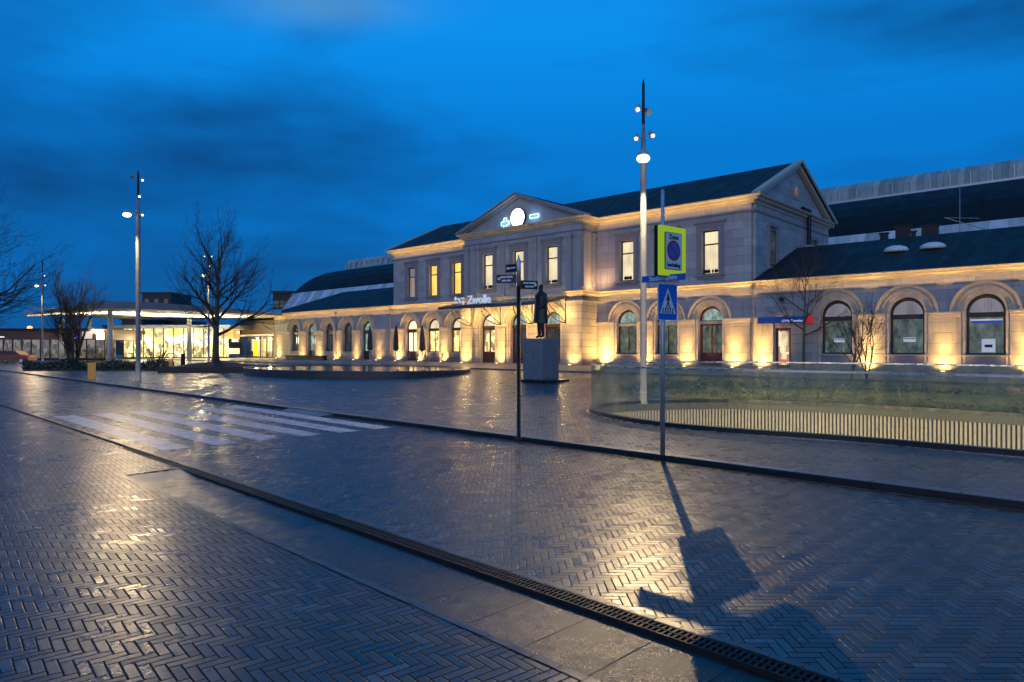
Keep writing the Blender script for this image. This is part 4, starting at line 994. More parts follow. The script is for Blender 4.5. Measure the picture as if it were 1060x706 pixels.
shift(text_mb('Zone', .105, .003, bold=.003), .06, -.178, .225).build('word_zone', M_sk, zs)
shift(text_mb('herhaling', .088, .003, bold=.003), .06, -.178, -.225).build('word_repeat', M_sk, zs)
zc_ = (HOR-312.7)/sc+CH; cs = empty('crossing_sign', (tp.x, tp.y, zc_), AP, 'square blue pedestrian crossing sign, lowest on the kerbside pole', 'traffic sign')
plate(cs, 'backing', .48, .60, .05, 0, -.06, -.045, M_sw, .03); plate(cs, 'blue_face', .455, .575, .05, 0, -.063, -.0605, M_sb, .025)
mb = MB(); mb.poly([(.05-.205, -.066, -.19), (.05+.205, -.066, -.19), (.05, -.066, .23)]); mb.build('white_triangle', M_sw, cs)
mb = MB()
for i in range(5): x = -.075+i*.062; mb.poly([(x-.013-.008, -.069, -.185), (x+.013-.006+.0, -.069, -.185), (x+.016, -.069, -.095), (x-.008, -.069, -.095)])
mb.build('zebra_bars', M_sk, cs)
mb = MB()
def lim(x0, z0, x1, z1, t0, t1=None):
    t1 = t1 or t0; a = Vector((x0, 0, z0)); b = Vector((x1, 0, z1)); d = (b-a).normalized(); n_ = Vector((-d.z, 0, d.x))
    mb.poly([(p.x+.05, -.071, p.z) for p in (a-n_*t0, b-n_*t1, b+n_*t1, a+n_*t0)])
mb.poly([(.05+.02*cos(a), -.071, .115+.022*sin(a)) for a in [2*pi*i/10 for i in range(10)]])
lim(0, .095, .004, -.0, .024, .018); lim(0, 0, -.045, -.11, .013, .01); lim(.004, 0, .05, -.105, .013, .01); lim(-.005, .085, -.045, .02, .009); lim(.01, .085, .05, .03, .009)
mb.build('walking_figure', M_sk, cs)
zc_ = (HOR-288.3)/sc+CH; ns = empty('street_name_sign', (tp.x, tp.y, zc_), ROT, 'long narrow blue street name sign between the two larger signs', 'street sign')
plate(ns, 'board', .80, .105, .04, 0, -.06, -.045, M_sb, .01)
shift(text_mb('Stationsplein', .10, .002, bold=.001), .04, -.0615, .0).build('lettering', M_sw, ns)
# ------------------------------------------------------------------ finger post
fp = at(537, 457, .1); sc = F/fp.y
FP = empty('finger_post', fp, 0, 'black pedestrian signpost with three finger boards and pale top', 'signpost')
zt = (HOR-296)/sc+CH-.1; ztt = (HOR-264)/sc+CH-.1
MB().lathe([(.06, 0), (.06, .05), (.038, .06), (.038, zt)], (0, 0, 0), 12).build('post', M_iron, FP, True)
MB().lathe([(.042, zt), (.042, ztt-.1), (.02, ztt-.06), (.012, ztt)], (0, 0, 0), 12).build('post_top', M_galv, FP, True)
def finger(z, L_, h, ang, lines, label):
    e = MB(); e.box(.045, L_, -.014, .014, z-h/2, z+h/2)
    o = e.build('finger_board', M_sk, FP); o.rotation_euler = (0, 0, ang)
    flip = cos(ang) < 0
    for i, tx in enumerate(lines):
        t_ = MB().box(-len(tx)*h*.09, -h*.06, -.001, .001, -h*.10, h*.10).box(0, len(tx)*h*.09, -.001, .001, -h*.07, h*.12)
        zz = z+(h*.2 if i == 0 else -h*.22) if len(lines) > 1 else z
        t_ = shift(t_, 0, 0, 0)
        if flip: t_.v = [(-v[0], -v[1], v[2]) for v in t_.v]; t_ = shift(t_, L_*.55, .016, zz)
        else: t_ = shift(t_, L_*.55, -.016, zz)
        t_.build('lettering', M_sw, o)
    m_ = MB(); m_.cyl((L_-.05, .016 if flip else -.016, z), (L_-.05, .02 if flip else -.02, z), .028, .028, 10); m_.build('symbol', M_sw, o)
finger((HOR-277)/sc+CH-.1, .30, .15, R(180-38), ['Centrum'], ''); finger((HOR-288.5)/sc+CH-.1, .42, .16, R(180-8), ['Stadhuis', 'Museum'], ''); finger((HOR-294.5)/sc+CH-.1, .38, .16, R(22), ['Spoorzone', 'Bussen'], '')

# ------------------------------------------------------------------ statue and pedestal
pc = at(561.5, 396.5); base = Vector((pc.x, pc.y))+PX*.63+SX*-.63; zb_ = G(*base)
PD = empty('pedestal', (*base, zb_), ROT, 'square grey granite pedestal under the bronze statue', 'pedestal')
M_gran = simple('grey_granite', (.17, .18, .20), .45, var=.25, nscale=9, bump=.002)
MB().box(-.62, .62, -.62, .62, .12, 2.05).build('block', M_gran, PD, bevel=.02)
MB().box(-.85, 1.1, -.72, .85, 0, .12).build('base_slab', M_black, PD, bevel=.01)
MB().box(-.60, .60, -.60, .60, 2.05, 2.10).build('cap', M_gran, PD, bevel=.01)
stt = empty('statue', (*base, zb_+2.10), ROT-R(10), 'dark bronze statue of a standing man in a long coat', 'statue')
M_brz = simple('bronze', (.035, .04, .035), .38, .8, var=.35, nscale=4, bump=.004)
def skin(name, verts, edges_, mat, parent, root=0, sub=2):
    me = bpy.data.meshes.new(name); me.from_pydata([v[:3] for v in verts], edges_, []); o = bpy.data.objects.new(name, me); COL.objects.link(o)
    o.modifiers.new('skin', 'SKIN'); sl = me.skin_vertices[0].data
    for i, v in enumerate(verts): r_ = v[3]; sl[i].radius = r_ if isinstance(r_, tuple) else (r_, r_)
    sl[root].use_root = True
    s = o.modifiers.new('sub', 'SUBSURF'); s.levels = s.render_levels = sub
    bpy.context.view_layer.update()
    dg = bpy.context.evaluated_depsgraph_get(); nm = bpy.data.meshes.new_from_object(o.evaluated_get(dg)); o.modifiers.clear(); o.data = nm; nm.materials.clear(); nm.materials.append(mat)
    for p in nm.polygons: p.use_smooth = True
    o.parent = parent; return o
K = 2.62/1.8
bv = [(0, 0, .95, .16), (0, 0, 1.15, .15), (0, .01, 1.35, .18), (0, .01, 1.5, .13), (0, 0, 1.58, .06), (0, -.01, 1.66, .085), (0, -.01, 1.76, .08),
      (.19, .01, 1.46, .075), (.27, .0, 1.2, .06), (.2, -.16, 1.02, .045), (.12, -.22, 1.06, .04),
      (-.19, .01, 1.46, .075), (-.28, .04, 1.2, .06), (-.27, .0, .93, .045), (-.26, -.03, .82, .035),
      (.09, 0, .85, .1), (.1, -.02, .48, .07), (.1, .02, .1, .05), (.12, -.14, .04, .045),
      (-.09, 0, .85, .1), (-.11, .0, .48, .07), (-.12, .05, .1, .05), (-.15, -.1, .04, .045)]
be = [(0,1),(1,2),(2,3),(3,4),(4,5),(5,6),(3,7),(7,8),(8,9),(9,10),(3,11),(11,12),(12,13),(13,14),(0,15),(15,16),(16,17),(17,18),(0,19),(19,20),(20,21),(21,22)]
skin('body', [(x*K, y*K, z*K, r*K) for x, y, z, r in bv], be, M_brz, stt)
mb = MB(); N = 26
prof = [(.30, .52), (.27, .75), (.235, .98), (.21, 1.15), (.235, 1.32), (.225, 1.44), (.12, 1.53), (.07, 1.57)]
for r_, z_ in prof:
    for i in range(N):
        a = 2*pi*i/N; f = 1+.07*sin(5*a+z_*3)*(1.3-z_) if z_ < 1.2 else 1
        mb.v.append((r_*f*cos(a)*K, r_*f*.72*sin(a)*K, z_*K))
for j in range(len(prof)-1):
    for i in range(N): mb.f.append((j*N+i, j*N+(i+1) % N, (j+1)*N+(i+1) % N, (j+1)*N+i))
mb.build('coat', M_brz, stt, True)
MB().lathe([(.095, 0), (.11, .05), (.10, .12), (.06, .165), (.01, .18)], (0, .015, 0), 14).build('hair', M_brz, stt, True).location = (0, 0, 1.70*K)
mb = MB(); mb.lathe([(.02, -.02), (.024, .01), (.008, .045)], (0, -.085*K, 1.69*K), 8); mb.build('nose', M_brz, stt, True)
#@@TREES
# ------------------------------------------------------------------ bare trees
M_bark = simple('bark', (.10, .085, .055), .85, var=.4, nscale=8, bump=.01); M_twig = simple('twigs', (.06, .042, .028), .8)
def grow(mbT, mbC, p, d, L_, r, depth, maxd, rnd, spread, up, kids=(2, 3), main=False, shrink=.72):
    n = 4 if depth < 2 else 3; pts = [p]; rs = [r]; cur = p.copy(); dd = d.copy()
    for i in range(n):
        dd = (dd+Vector((rnd.gauss(0, .10), rnd.gauss(0, .10), rnd.gauss(0, .06)+up*.06))).normalized(); cur = cur+dd*(L_/n); pts.append(cur.copy()); rs.append(max(.006, r*(1-.38*(i+1)/n)))
    (mbT if depth == 0 else mbC).tube(pts, rs, 9 if depth == 0 else (6 if depth < 2 else 4 if depth < 3 else 3))
    if depth >= maxd: return
    k = rnd.randint(*kids)
    for j in range(k+(2 if depth in (1, 2) else 0)):
        u = rnd.uniform(.35, 1.0) if j else 1.0; idx = min(n, max(1, int(u*n))); q = pts[idx]
        a = rnd.uniform(0, 2*pi); ax = dd.orthogonal().normalized(); ax.rotate(Matrix.Rotation(a, 3, dd)); nd = dd.copy(); nd.rotate(Matrix.Rotation(rnd.uniform(.5, 1.0)*spread*(.45 if j == 0 else 1), 3, ax)); nd.z += up*.18; nd.normalize()
        grow(mbT, mbC, q, nd, L_*shrink*rnd.uniform(.75, 1.1), rs[idx]*(.75 if j == 0 else .58), depth+1, maxd, rnd, spread, up, kids, shrink=shrink)
def tree(pos, H, trunk_h, r, label, seed, spread=R(48), up=.7, maxd=5, nlimb=9, cat='tree', group=None, lean=0, name='bare_tree', leaf=None, limbL=.42):
    rnd = random.Random(seed); t = empty(name, pos, 0, label, cat, group); mbT = MB(); mbC = MB()
    n = 10; pts = []; rs = []
    for i in range(n+1):
        u = i/n; pts.append(Vector((sin(u*3+seed)*.12*H*.08+lean*u, cos(u*2.3+seed)*.1*H*.08, H*.86*u))); rs.append(max(.012, r*(1-u)**.8*(1.15 if i == 0 else 1)))
    mbT.tube(pts, rs, 10)
    for j in range(nlimb):
        u = trunk_h/H+(0.84-trunk_h/H)*(j/nlimb)**1.05; i = min(n-1, int(u*n)); q = pts[i].lerp(pts[i+1], u*n-i)
        a = j*2.4+rnd.uniform(-.4, .4); el = .35+.75*(j/nlimb)+rnd.uniform(-.1, .15); d = Vector((cos(a)*cos(el), sin(a)*cos(el), sin(el)))
        grow(mbT, mbC, q, d, H*limbL*(1-.55*u)*rnd.uniform(.8, 1.1), max(.02, r*(1-u)*.55+.012), 1, maxd, rnd, spread, up)
    mbT.build('trunk', M_bark, t, True); mbC.build('crown', M_twig, t)
    return t
tb = atY(224.5, 51, .5)
tree(tb, (HOR-228)/F*51+CH-.4, 2.6, .27, 'largest bare tree with round crown growing from the dark planter', 11, maxd=5, nlimb=14, limbL=.33, up=.6)
tb = atY(833, 44, .38)
tree(tb, (HOR-255)/F*44+CH-.38, 2.6, .10, 'slender young bare tree in front of the blue fascia board', 5, maxd=4, nlimb=9, limbL=.30)
for px_, Y_, H_, sd, lb in ((880, 30, 3.0, 31, 'small leaning bare shrub just left of the two right-hand arches'), (897, 30.5, 3.3, 35, 'taller forked bare shrub against the glowing pier of the right wing')):
    t = empty('bare_shrub', atY(px_, Y_), 0, lb, 'shrub'); mb1 = MB(); mb2 = MB(); rnd = random.Random(sd)
    for j in range(3):
        a = rnd.uniform(0, 6.28); d = Vector((cos(a)*.35-.1, sin(a)*.3, 1)).normalized(); grow(mb1, mb2, Vector((0, 0, 0)), d, H_*.5, .04, 0, 3, rnd, R(45), .7)
    mb1.build('stems', M_bark, t, True); mb2.build('twigs', M_twig, t)
# left trees
def multistem(pos, H, nst, label, seed, r=.14, spread=R(40), maxd=5):
    rnd = random.Random(seed); t = empty('bare_tree', pos, 0, label, 'tree'); mb1 = MB(); mb2 = MB()
    for j in range(nst):
        a = j*2*pi/nst+rnd.uniform(-.3, .3); d = Vector((cos(a)*.28, sin(a)*.28, 1)).normalized(); grow(mb1, mb2, Vector((cos(a)*.25, sin(a)*.25, 0)), d, H*.36, r, 0, maxd, rnd, spread, .8, (2, 3))
    mb1.build('trunk', M_bark, t, True); mb2.build('crown', M_twig, t); return t
multistem(atY(76, 60, .3), (HOR-270)/F*60+1.4, 6, 'multi-stemmed bare tree beside the small blue lit sign', 8, .13)
tree(atY(-62, 48, .2), 11.2, 2.2, .34, 'bare tree at the left edge whose branches reach into the picture', 21, maxd=6, nlimb=24, limbL=.46, up=.4, )
# ------------------------------------------------------------------ planting
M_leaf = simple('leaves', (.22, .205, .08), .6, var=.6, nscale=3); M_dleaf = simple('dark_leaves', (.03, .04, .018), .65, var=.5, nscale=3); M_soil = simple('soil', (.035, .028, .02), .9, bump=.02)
def foliage(name, region, n, hgt, mat, size, seed, label, cat=None, stuff=True, zfun=G):
    """leaf blades and tufts through a bed; region(rnd) gives a point"""
    rnd = random.Random(seed); mb = MB()
    for i in range(n):
        x, y = region(rnd); h = hgt*(.35+.65*rnd.random()); z0 = zfun(x, y)
        h *= .6+.5*abs(sin(x*1.1)+cos(y*.9+x*.4))*.7
        z = z0+h*rnd.random()**.6; a = rnd.uniform(0, 2*pi); s = size*rnd.uniform(.5, 1.4); d = Vector((cos(a), sin(a), rnd.uniform(-.2, 1.2))).normalized()*s; e = Vector((-sin(a), cos(a), rnd.uniform(-.5, .5)))*s*.35; c = Vector((x, y, z))
        mb.poly([c, c+d*.5+e, c+d, c+d*.5-e])
    o = mb.build(name, mat)
    tag(o, label if not stuff else None, cat, kind='stuff' if stuff else None)
    return o
bedA = Vector(ctrl[10]); dirT = (ctrl[12]-ctrl[10]).normalized(); dirN = Vector((-dirT.y, dirT.x)); dirN = dirN if dirN.dot(PX) > 0 else -dirN
def bed1(rnd):
    while True:
        u = rnd.uniform(-5.5, 13); v = rnd.uniform(.35, 5.5); q = bedA+dirT*u+dirN*v
        if not inpoly(to_sp(*q), pit_sp): return q.x, q.y
mb = MB(); q = [bedA+dirT*a+dirN*b for a, b in ((-6, .1), (14, .1), (14, 6), (-6, 6))]
M_grass = simple('ground_cover', (.19, .175, .08), .85, var=.5, nscale=2, bump=.03)
mb = MB(); nx = 30
for i in range(nx):
    for j in range(8):
        f = lambda a, b: (lambda q_: (q_.x, q_.y, G(q_.x, q_.y)+.02+.30*sin(min(1, max(0, b/6))*pi)))(bedA+dirT*(-4.2+18*a/nx)+dirN*(.25+5.7*b/8))
        mb.quad(f(i, j*1.0), f(i+1, j*1.0), f(i+1, j+1.0), f(i, j+1.0))
tag(mb.build('planting_bed', M_grass), kind='structure')
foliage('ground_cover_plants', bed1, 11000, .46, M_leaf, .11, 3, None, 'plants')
# dark hedge bed at the left
h0 = at(25, 378.5); h1 = at(180, 375.5)
def bed2(rnd):
    u = rnd.random(); v = rnd.random(); y = 52+14*v; return ((24+155*u-530)/F*y), y
mb = MB(); qd = [atY(24, 51, .13), atY(180, 51, .13), atY(180, 67, .3), atY(24, 67, .3)]; mb.quad(*qd); tag(mb.build('soil_bed', M_soil), kind='structure')
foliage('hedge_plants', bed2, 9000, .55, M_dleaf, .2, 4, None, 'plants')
# dark planter in front of the big tree
PLc = atY(219, 49.5, .1)
PL = empty('raised_planter', PLc, R(2), 'low dark raised planter bed around the big bare tree', 'planter')
MB().sweep([(0, 0), (0, .42), (.14, .42), (.14, 0)], [(-2.9, -2.0, 0), (-2.9, 3.8, 0), (2.9, 3.8, 0), (2.9, -2.0, 0)], closed=True).build('edging', simple('corten_edge', (.05, .035, .025), .6, var=.3, bump=.004), PL)
mb = MB(); N = 14
for i in range(N):
    for j in range(N):
        f = lambda a, b: (-2.88+5.76*a/N, -1.98+5.76*b/N, .34+.35*sin(pi*a/N)*sin(pi*b/N)+.05*sin(a*3.1+b*2.3))
        mb.quad(f(i, j), f(i+1, j), f(i+1, j+1), f(i, j+1))
mb.build('soil', M_soil, PL, True)
# round basin
bc = atY(366, 45.5); BN = empty('round_basin', (bc.x, bc.y, .12), ROT, 'wide low round basin with dark rim and still water', 'basin')
mb = MB(); N = 64; RX, RY = 9.2, 6.2
ring = lambda sc_, z: [(RX*sc_*cos(2*pi*i/N), RY*sc_*sin(2*pi*i/N), z) for i in range(N)]
def loft(mb, rings):
    b = len(mb.v)
    for r_ in rings: mb.v += r_
    for j in range(len(rings)-1):
        for i in range(N): mb.f.append((b+j*N+i, b+j*N+(i+1) % N, b+(j+1)*N+(i+1) % N, b+(j+1)*N+i))
loft(mb, [ring(1, -.1), ring(1, .40), ring(.995, .42), ring(.93, .42), ring(.925, .40), ring(.925, .1)]); mb.build('rim', simple('basin_stone', (.05, .045, .045), .4, var=.3, bump=.003), BN)
mb = MB(); mb.poly(ring(.926, .37)); 
m_, nt_, T_, b_ = newmat('water'); b_.inputs['Base Color'].default_value = (.005, .012, .02, 1); b_.inputs['Roughness'].default_value = .05
bu = T_.n('ShaderNodeBump'); bu.inputs['Distance'].default_value = .01; nt_.links.new(T_.noise(T_.n('ShaderNodeTexCoord').outputs['Object'], 3, 3, .5), bu.inputs['Height']); nt_.links.new(bu.outputs[0], b_.inputs['Normal'])
tag(mb.build('water', m_, BN))
# bollards
def bollard(px, py, ptop, w_, mat, label, lit=False, z=None, Y=None):
    pos = at(px, py) if Y is None else atY(px, Y, z); sc_ = F/pos.y; H = (HOR-ptop)/sc_+CH-pos.z
    b = empty('bollard', pos, R(20), label, 'bollard', None)
    MB().box(-w_/2, w_/2, -w_/2, w_/2, 0, H-.06).build('body', mat, b, bevel=.02); MB().box(-w_/2-.01, w_/2+.01, -w_/2-.01, w_/2+.01, H-.06, H).build('cap', M_dark, b, bevel=.01)
    if lit:
        MB().box(-w_/2-.005, w_/2+.005, -w_/2-.005, w_/2+.005, H-.25, H-.08).build('lamp_band', emit('bollard_glow', (1, .55, .2), 3), b)
        light('bollard_light', 'POINT', (0, -w_, H-.2), 12, (1, .6, .25), b, shadow_soft_size=.1)
M_bol = simple('ochre_bollard', (.30, .20, .06), .5, emis=(.5, .28, .05), es=.12)  # faint glow in the body stands for warm light falling on it
bollard(95, 393, 374, .33, M_bol, 'ochre square bollard on the plaza near the kerb at far left')
bollard(177, 0, 365.5, .22, M_bol, 'lit orange bollard lamp standing in the left end of the planter', True, .5, 49)
bollard(189.5, 0, 366, .3, M_iron, 'dark square bollard just right of the lit orange one', False, .2, 54)

# ------------------------------------------------------------------ terrace: parasols, bench, chairs
M_canvas = simple('dark_canvas', (.045, .045, .05), .85, bump=.01)
def parasol(px, pt, pb, p_, label, i):
    u = (px-530)/F; s_ = p_*(SX.y*0+.7354*u-.6776)/(.7354+.6776*u); x, y = sp(s_, p_); sc_ = F/y; H = (HOR-pt)/sc_+CH-BZ
    o = empty('parasol', (x, y, BZ), 0, label, 'parasol', 'closed parasols on the cafe terrace')
    MB().lathe([(.30, 0), (.30, .07), (.04, .09), (.03, H)], (0, 0, 0), 12).build('pole', M_galv, o)
    mb = MB(); N_ = 16; b = 0
    for zf_, rf in ((.30, .10), (.34, .24), (.45, .22), (.62, .20), (.8, .15), (.93, .08), (1.0, .02)):
        for k in range(N_):
            a = 2*pi*k/N_; r_ = rf*(1+.25*(k % 2)); mb.v.append((r_*cos(a), r_*sin(a), H*zf_))
    for j in range(6):
        for k in range(N_): mb.f.append((j*N_+k, j*N_+(k+1) % N_, (j+1)*N_+(k+1) % N_, (j+1)*N_+k))
    mb.build('canopy', M_canvas, o)
    MB().cyl((0, 0, H*.5), (0, 0, H*.53), .26, .26, 12).build('strap', M_black, o)
parasol(383, 337, 373, 42.5, 'dark folded parasol standing apart before the left wing', 0)
parasol(410, 336, 376, 42, 'dark folded parasol just left of the lit cafe door', 1)
parasol(437, 336, 376, 42, 'dark folded parasol just right of the lit cafe door', 2)
bs = sp(-39.9-30.5, 41.5)
bn = empty('terrace_bench', (*bs, BZ), ROT, 'long low dark bench in front of the left wing', 'bench')
MB().box(-4.2, 4.2, -.3, .3, .42, .5).build('seat', M_iron, bn); MB().box(-4.1, 4.1, -.22, .22, 0, .42).build('base', M_black, bn)
def chair(x, y, rz, label):
    c = empty('terrace_chair', (x, y, BZ), rz, label, 'chair', 'wicker chairs on the cafe terrace')
    MB().box(-.22, .22, -.22, .22, .42, .46).build('seat', M_surr, c)
    mb = MB()
    for i in range(5): mb.box(-.22+i*.1, -.18+i*.1, .19, .22, .46, .88)
    mb.box(-.23, .23, .18, .23, .86, .92); mb.build('backrest', M_surr, c)
    for sx_ in (-1, 1):
        for sy_ in (-1, 1): MB().cyl((sx_*.2, sy_*.2, 0), (sx_*.19, sy_*.19, .42), .015, .015, 6).build('leg', M_dark, c)
for i, (S_, p_) in enumerate(((-15.4, 44.2), (-14.2, 44.4), (-12.9, 44.2), (-11.6, 44.5), (-10.3, 44.2), (-9.1, 44.4))):
    x, y = sp(S0+S_, p_); chair(x, y, ROT+(.3 if i % 2 else -.4), 'small slatted terrace chair under the lit cafe windows')
for S_, lb in ((-13.5, 'round cafe table under the middle lit window'), (-9.7, 'round cafe table nearest the entrance canopy')):
    x, y = sp(S0+S_, 43.9); c = empty('cafe_table', (x, y, BZ), 0, lb, 'table'); MB().lathe([(.36, .72), (.36, .75), (.02, .751)], (0, 0, 0), 18).build('tabletop', M_surr, c); MB().lathe([(.22, 0), (.2, .03), (.03, .05), (.03, .72)], (0, 0, 0), 12).build('leg', M_dark, c)
#@@LEFT
# ------------------------------------------------------------------ left background: modern canopy, pavilion, low building
M_cw = simple('canopy_soffit', (.78, .77, .70), .5); M_fas = simple('canopy_fascia', (.30, .36, .42), .35, .3)
CN = empty('bus_station_canopy', atY(150, 78, .45), 0, 'wide flat floating canopy with glowing soffit and slim columns', 'canopy')
L0 = CN.location.copy()
def lc(px, Y, z): v = atY(px, Y, z); return (v.x-L0.x, v.y-L0.y, z-L0.z)
zf0 = zat(319, 72); 
fr_ = [lc(26, 80, zat(327, 80)), lc(60, 74, zat(322.5, 74)), lc(110, 72, zat(319, 72)), lc(160, 72, zat(320.5, 72)), lc(215, 75, zat(323, 75)), lc(292, 84, zat(326.5, 84))]
bk_ = [lc(27, 81, zat(327.5, 81)), lc(60, 92, zat(327, 92)), lc(110, 100, zat(329.5, 100)), lc(160, 102, zat(331, 102)), lc(215, 100, zat(331, 100)), lc(292, 96, zat(329, 96))]
mb = MB()
for i in range(5): mb.quad(fr_[i], fr_[i+1], bk_[i+1], bk_[i])
mb.build('soffit', M_cw, CN)
top_ = [(x, y-.3, z+h) for (x, y, z), h in zip(fr_, (.08, .35, .75, .75, .6, .25))]; tb_ = [(x, y, z+1.2) for x, y, z in bk_]
mb = MB()
for i in range(5): mb.quad(fr_[i+1], fr_[i], top_[i], top_[i+1]); mb.quad(top_[i+1], top_[i], tb_[i], tb_[i+1])
mb.build('roof', M_fas, CN)
for px_, Y_ in ((114, 76), (196, 84), (93, 90), (64, 84)):
    z_ = zat(321, 76)-.3; a = lc(px_, Y_, .45); b = (a[0], a[1], zat(330 if Y_ > 80 else 321, Y_)-.45); MB().cyl(a, b, .32, .24, 12).build('column', M_cw, CN, True)
for px_, Y_, p_ in ((60, 82, 500), (100, 84, 5000), (140, 84, 5000), (180, 86, 5000), (225, 88, 4500)):
    a = lc(px_, Y_, 3.6); light('soffit_light', 'SPOT', a, p_, (1, .88, .58), CN, spot_size=R(150), spot_blend=.6, shadow_soft_size=.3, aim=(0, 0, 1))
# glass hall under the canopy
HX = 236
GH = empty('glass_hall', atY(195, 92, .45), 0, 'low glass hall glowing yellow and white beneath the canopy', 'building')
L0 = GH.location.copy(); rnd = random.Random(77)
def lx(px, Y): return (px-530)/F*Y-L0.x
MB().box(lx(128, 92), lx(HX, 92), 0, 12, -.4, 0).build('floor', M_terr, GH)
MB().box(lx(120, 92), lx(240, 92), -.6, 12, zat(340, 92)-.45, zat(336.5, 92)-.45).build('roof', M_fas, GH)
cols_ = [(1, .72, .25), (1, .85, .5), (.9, 1, .85), (.35, .6, 1), (1, .55, .12), (.7, .85, .4), (1, .95, .8), (.9, .35, .1)]
emats = [emit('hall_light_'+n, c, s) for n, c, s in (('amber', cols_[0], .75), ('cream', cols_[1], .7), ('pale_green', cols_[2], .8), ('blue', (.45, .62, .9), .5), ('orange', cols_[4], .55), ('lime', cols_[5], .45), ('white', cols_[6], 2.2), ('red', cols_[7], .5))]
M_hall = pane_mat('hall_interior', (1, .74, .30), 2.2, 'room')
MB().box(lx(128, 97), lx(HX, 97), 5, 5.2, 0, zat(340, 97)-.45).build('back_wall', M_hall, GH)
x0, x1 = lx(128, 92), lx(HX, 92); zt_ = zat(340, 92)-.45
for i in range(34):
    x = rnd.uniform(x0, x1); k = rnd.randrange(8); h = rnd.uniform(.3, 1.4); z = rnd.uniform(.2, zt_-.6) if k != 6 else rnd.uniform(zt_*.5, zt_-.4); w_ = rnd.uniform(.15, 1.1) if k != 6 else rnd.uniform(.6, 1.8)
    if k == 6: h = .3
    x = max(x0+w_/2+.1, min(x1-w_/2-.2, x)); MB().box(x-w_/2, x+w_/2, rnd.uniform(1, 4), 4.4, z, min(zt_, z+h)).build('lit_display', emats[k], GH)
mb = MB(); x = x0
while x < x1: mb.box(x-.04, x+.04, -.1, .05, 0, zt_); x += 1.35
mb.box(x0, x1, -.1, .05, 0, .15); mb.build('mullions', M_dark, GH)
MB().quad((x0, .06, 0), (x1, .06, 0), (x1, .06, zt_), (x0, .06, zt_)).build('glazing', M_clear, GH)
for px_ in (140, 165, 190, 212, 230): light('hall_light', 'POINT', (lx(px_, 90), -.8, 2.5), 300, (1, .85, .5), GH, shadow_soft_size=.5)
# lounge next to the left wing
LG_s1 = -46.2; LG = empty('side_lounge', (*sp(S0+LG_s1-5, PF+1.5), BZ), ROT, 'beige flat-roofed lounge with bright windows joined to left end of station', 'building')
MB().box(-7.5, 5, 0, 8, 3.3, 5.3).build('upper_wall', simple('beige_render', (.38, .33, .25), .7, bump=.003), LG)
mb = MB(); mb.poly([(-8.5, -1.2, 5.35), (5, -1.2, 5.75), (5, 9, 6.2), (-8.5, 9, 5.8)]); mb.poly([(-8.5, -1.2, 5.3), (-8.5, -1.2, 5.35), (5, -1.2, 5.75), (5, -1.2, 5.62)]); mb.build('roof', M_roof, LG)
MB().box(-8, 5, -1.4, 0, 3.1, 3.3).build('awning', M_cw, LG)
MB().box(-7.5, 5, 2.5, 2.7, 0, 3.1).build('back_wall', pane_mat('lounge_interior', (1, .66, .25), 1.0, 'room'), LG)
for i, (x, w_, k) in enumerate(((-6.4, .9, 1), (-4.9, .5, 3), (-3.9, .35, 4), (-2.7, .8, 6), (-.9, .9, 6), (.9, .9, 1), (2.7, .9, 6), (4.2, .6, 1))): MB().box(x-w_, x+w_*.7, 1.5, 1.6, .9, 2.7).build('lit_screen', emats[k] if k != 6 else emats[1], LG)
MB().box(-3.1, -2.3, -.35, -.1, .2, 2.5).build('yellow_panel', emit('yellow_panel', (1, .62, 0), 1.0), LG)
mb = MB(); mb.box(-7.5, 5, -.07, .065, 0, .12)
for x in (-7.5, -5.5, -3.4, -1.6, .2, 1.9, 3.6, 4.95): mb.box(x-.06, x+.06, -.06, .06, 0, 3.1)
mb.build('mullions', M_dark, LG); MB().quad((-7.5, .08, 0), (5, .08, 0), (5, .08, 3.1), (-7.5, .08, 3.1)).build('glazing', M_clear, LG)
for x in (-5, -1, 3): light('awning_light', 'POINT', (x, -1.0, 2.7), 130, (1, .72, .3), LG, shadow_soft_size=.2)
for x in (-8, -2.2): MB().cyl((x, -1.35, 0), (x, -1.35, 3.1), .07, .07, 8).build('post', M_dark, LG)
# dark low building far left
DB = empty('low_brick_building', atY(40, 84, .3), R(3), 'low dark brown building with flat fascia and glazed front at the left edge', 'building')
L0 = DB.location.copy()
xa_, xb_ = lx(-60, 84), lx(108, 84); zf_ = zat(351.5, 84)-.3; zt_ = zat(341, 84)-.3
MB().box(xa_, xb_, 0, 10, zf_, zt_).build('fascia', simple('brown_fascia', (.09, .05, .035), .6, var=.3), DB)
MB().box(xa_, xb_, -.4, 10, zt_, zt_+.12).build('roof', M_dark, DB)
MB().box(xa_, xb_, 2, 2.2, 0, zf_).build('back_wall', pane_mat('low_interior', (.30, .24, .16), .5, 'room'), DB)
mb = MB(); x = xa_
while x < xb_: mb.box(x-.05, x+.05, -.05, .06, 0, zf_); x += 1.1
mb.box(xa_, xb_, -.06, .05, 0, .3); mb.build('mullions', M_dark, DB); MB().quad((xa_, .07, 0), (xb_, .07, 0), (xb_, .07, zf_), (xa_, .07, zf_)).build('glazing', M_clear, DB)
MB().box(lx(84, 84), lx(94, 84), -.1, -.02, zf_+.1, zt_-.25).build('white_sign', emit('pale_sign', (.75, .7, .62), .35), DB)
MB().box(lx(99, 84), lx(106, 84), -.2, -.02, zf_+.0, zt_-.3).build('bright_lamp', emit('bright_lamp', (1, .85, .55), 3), DB)
MB().box(lx(1, 84), lx(6, 84), -.1, -.02, zf_+.25, zf_+.38).build('small_light', emit('small_light', (.9, 1, .7), .8), DB)
MB().lathe([(.05, -.2), (.28, -.1), (.28, .1), (.05, .2)], (lx(28.5, 84), .5, zt_+.25), 12).build('roof_lamp', emit('orange_lamp', (1, .45, .15), 1.6), DB)
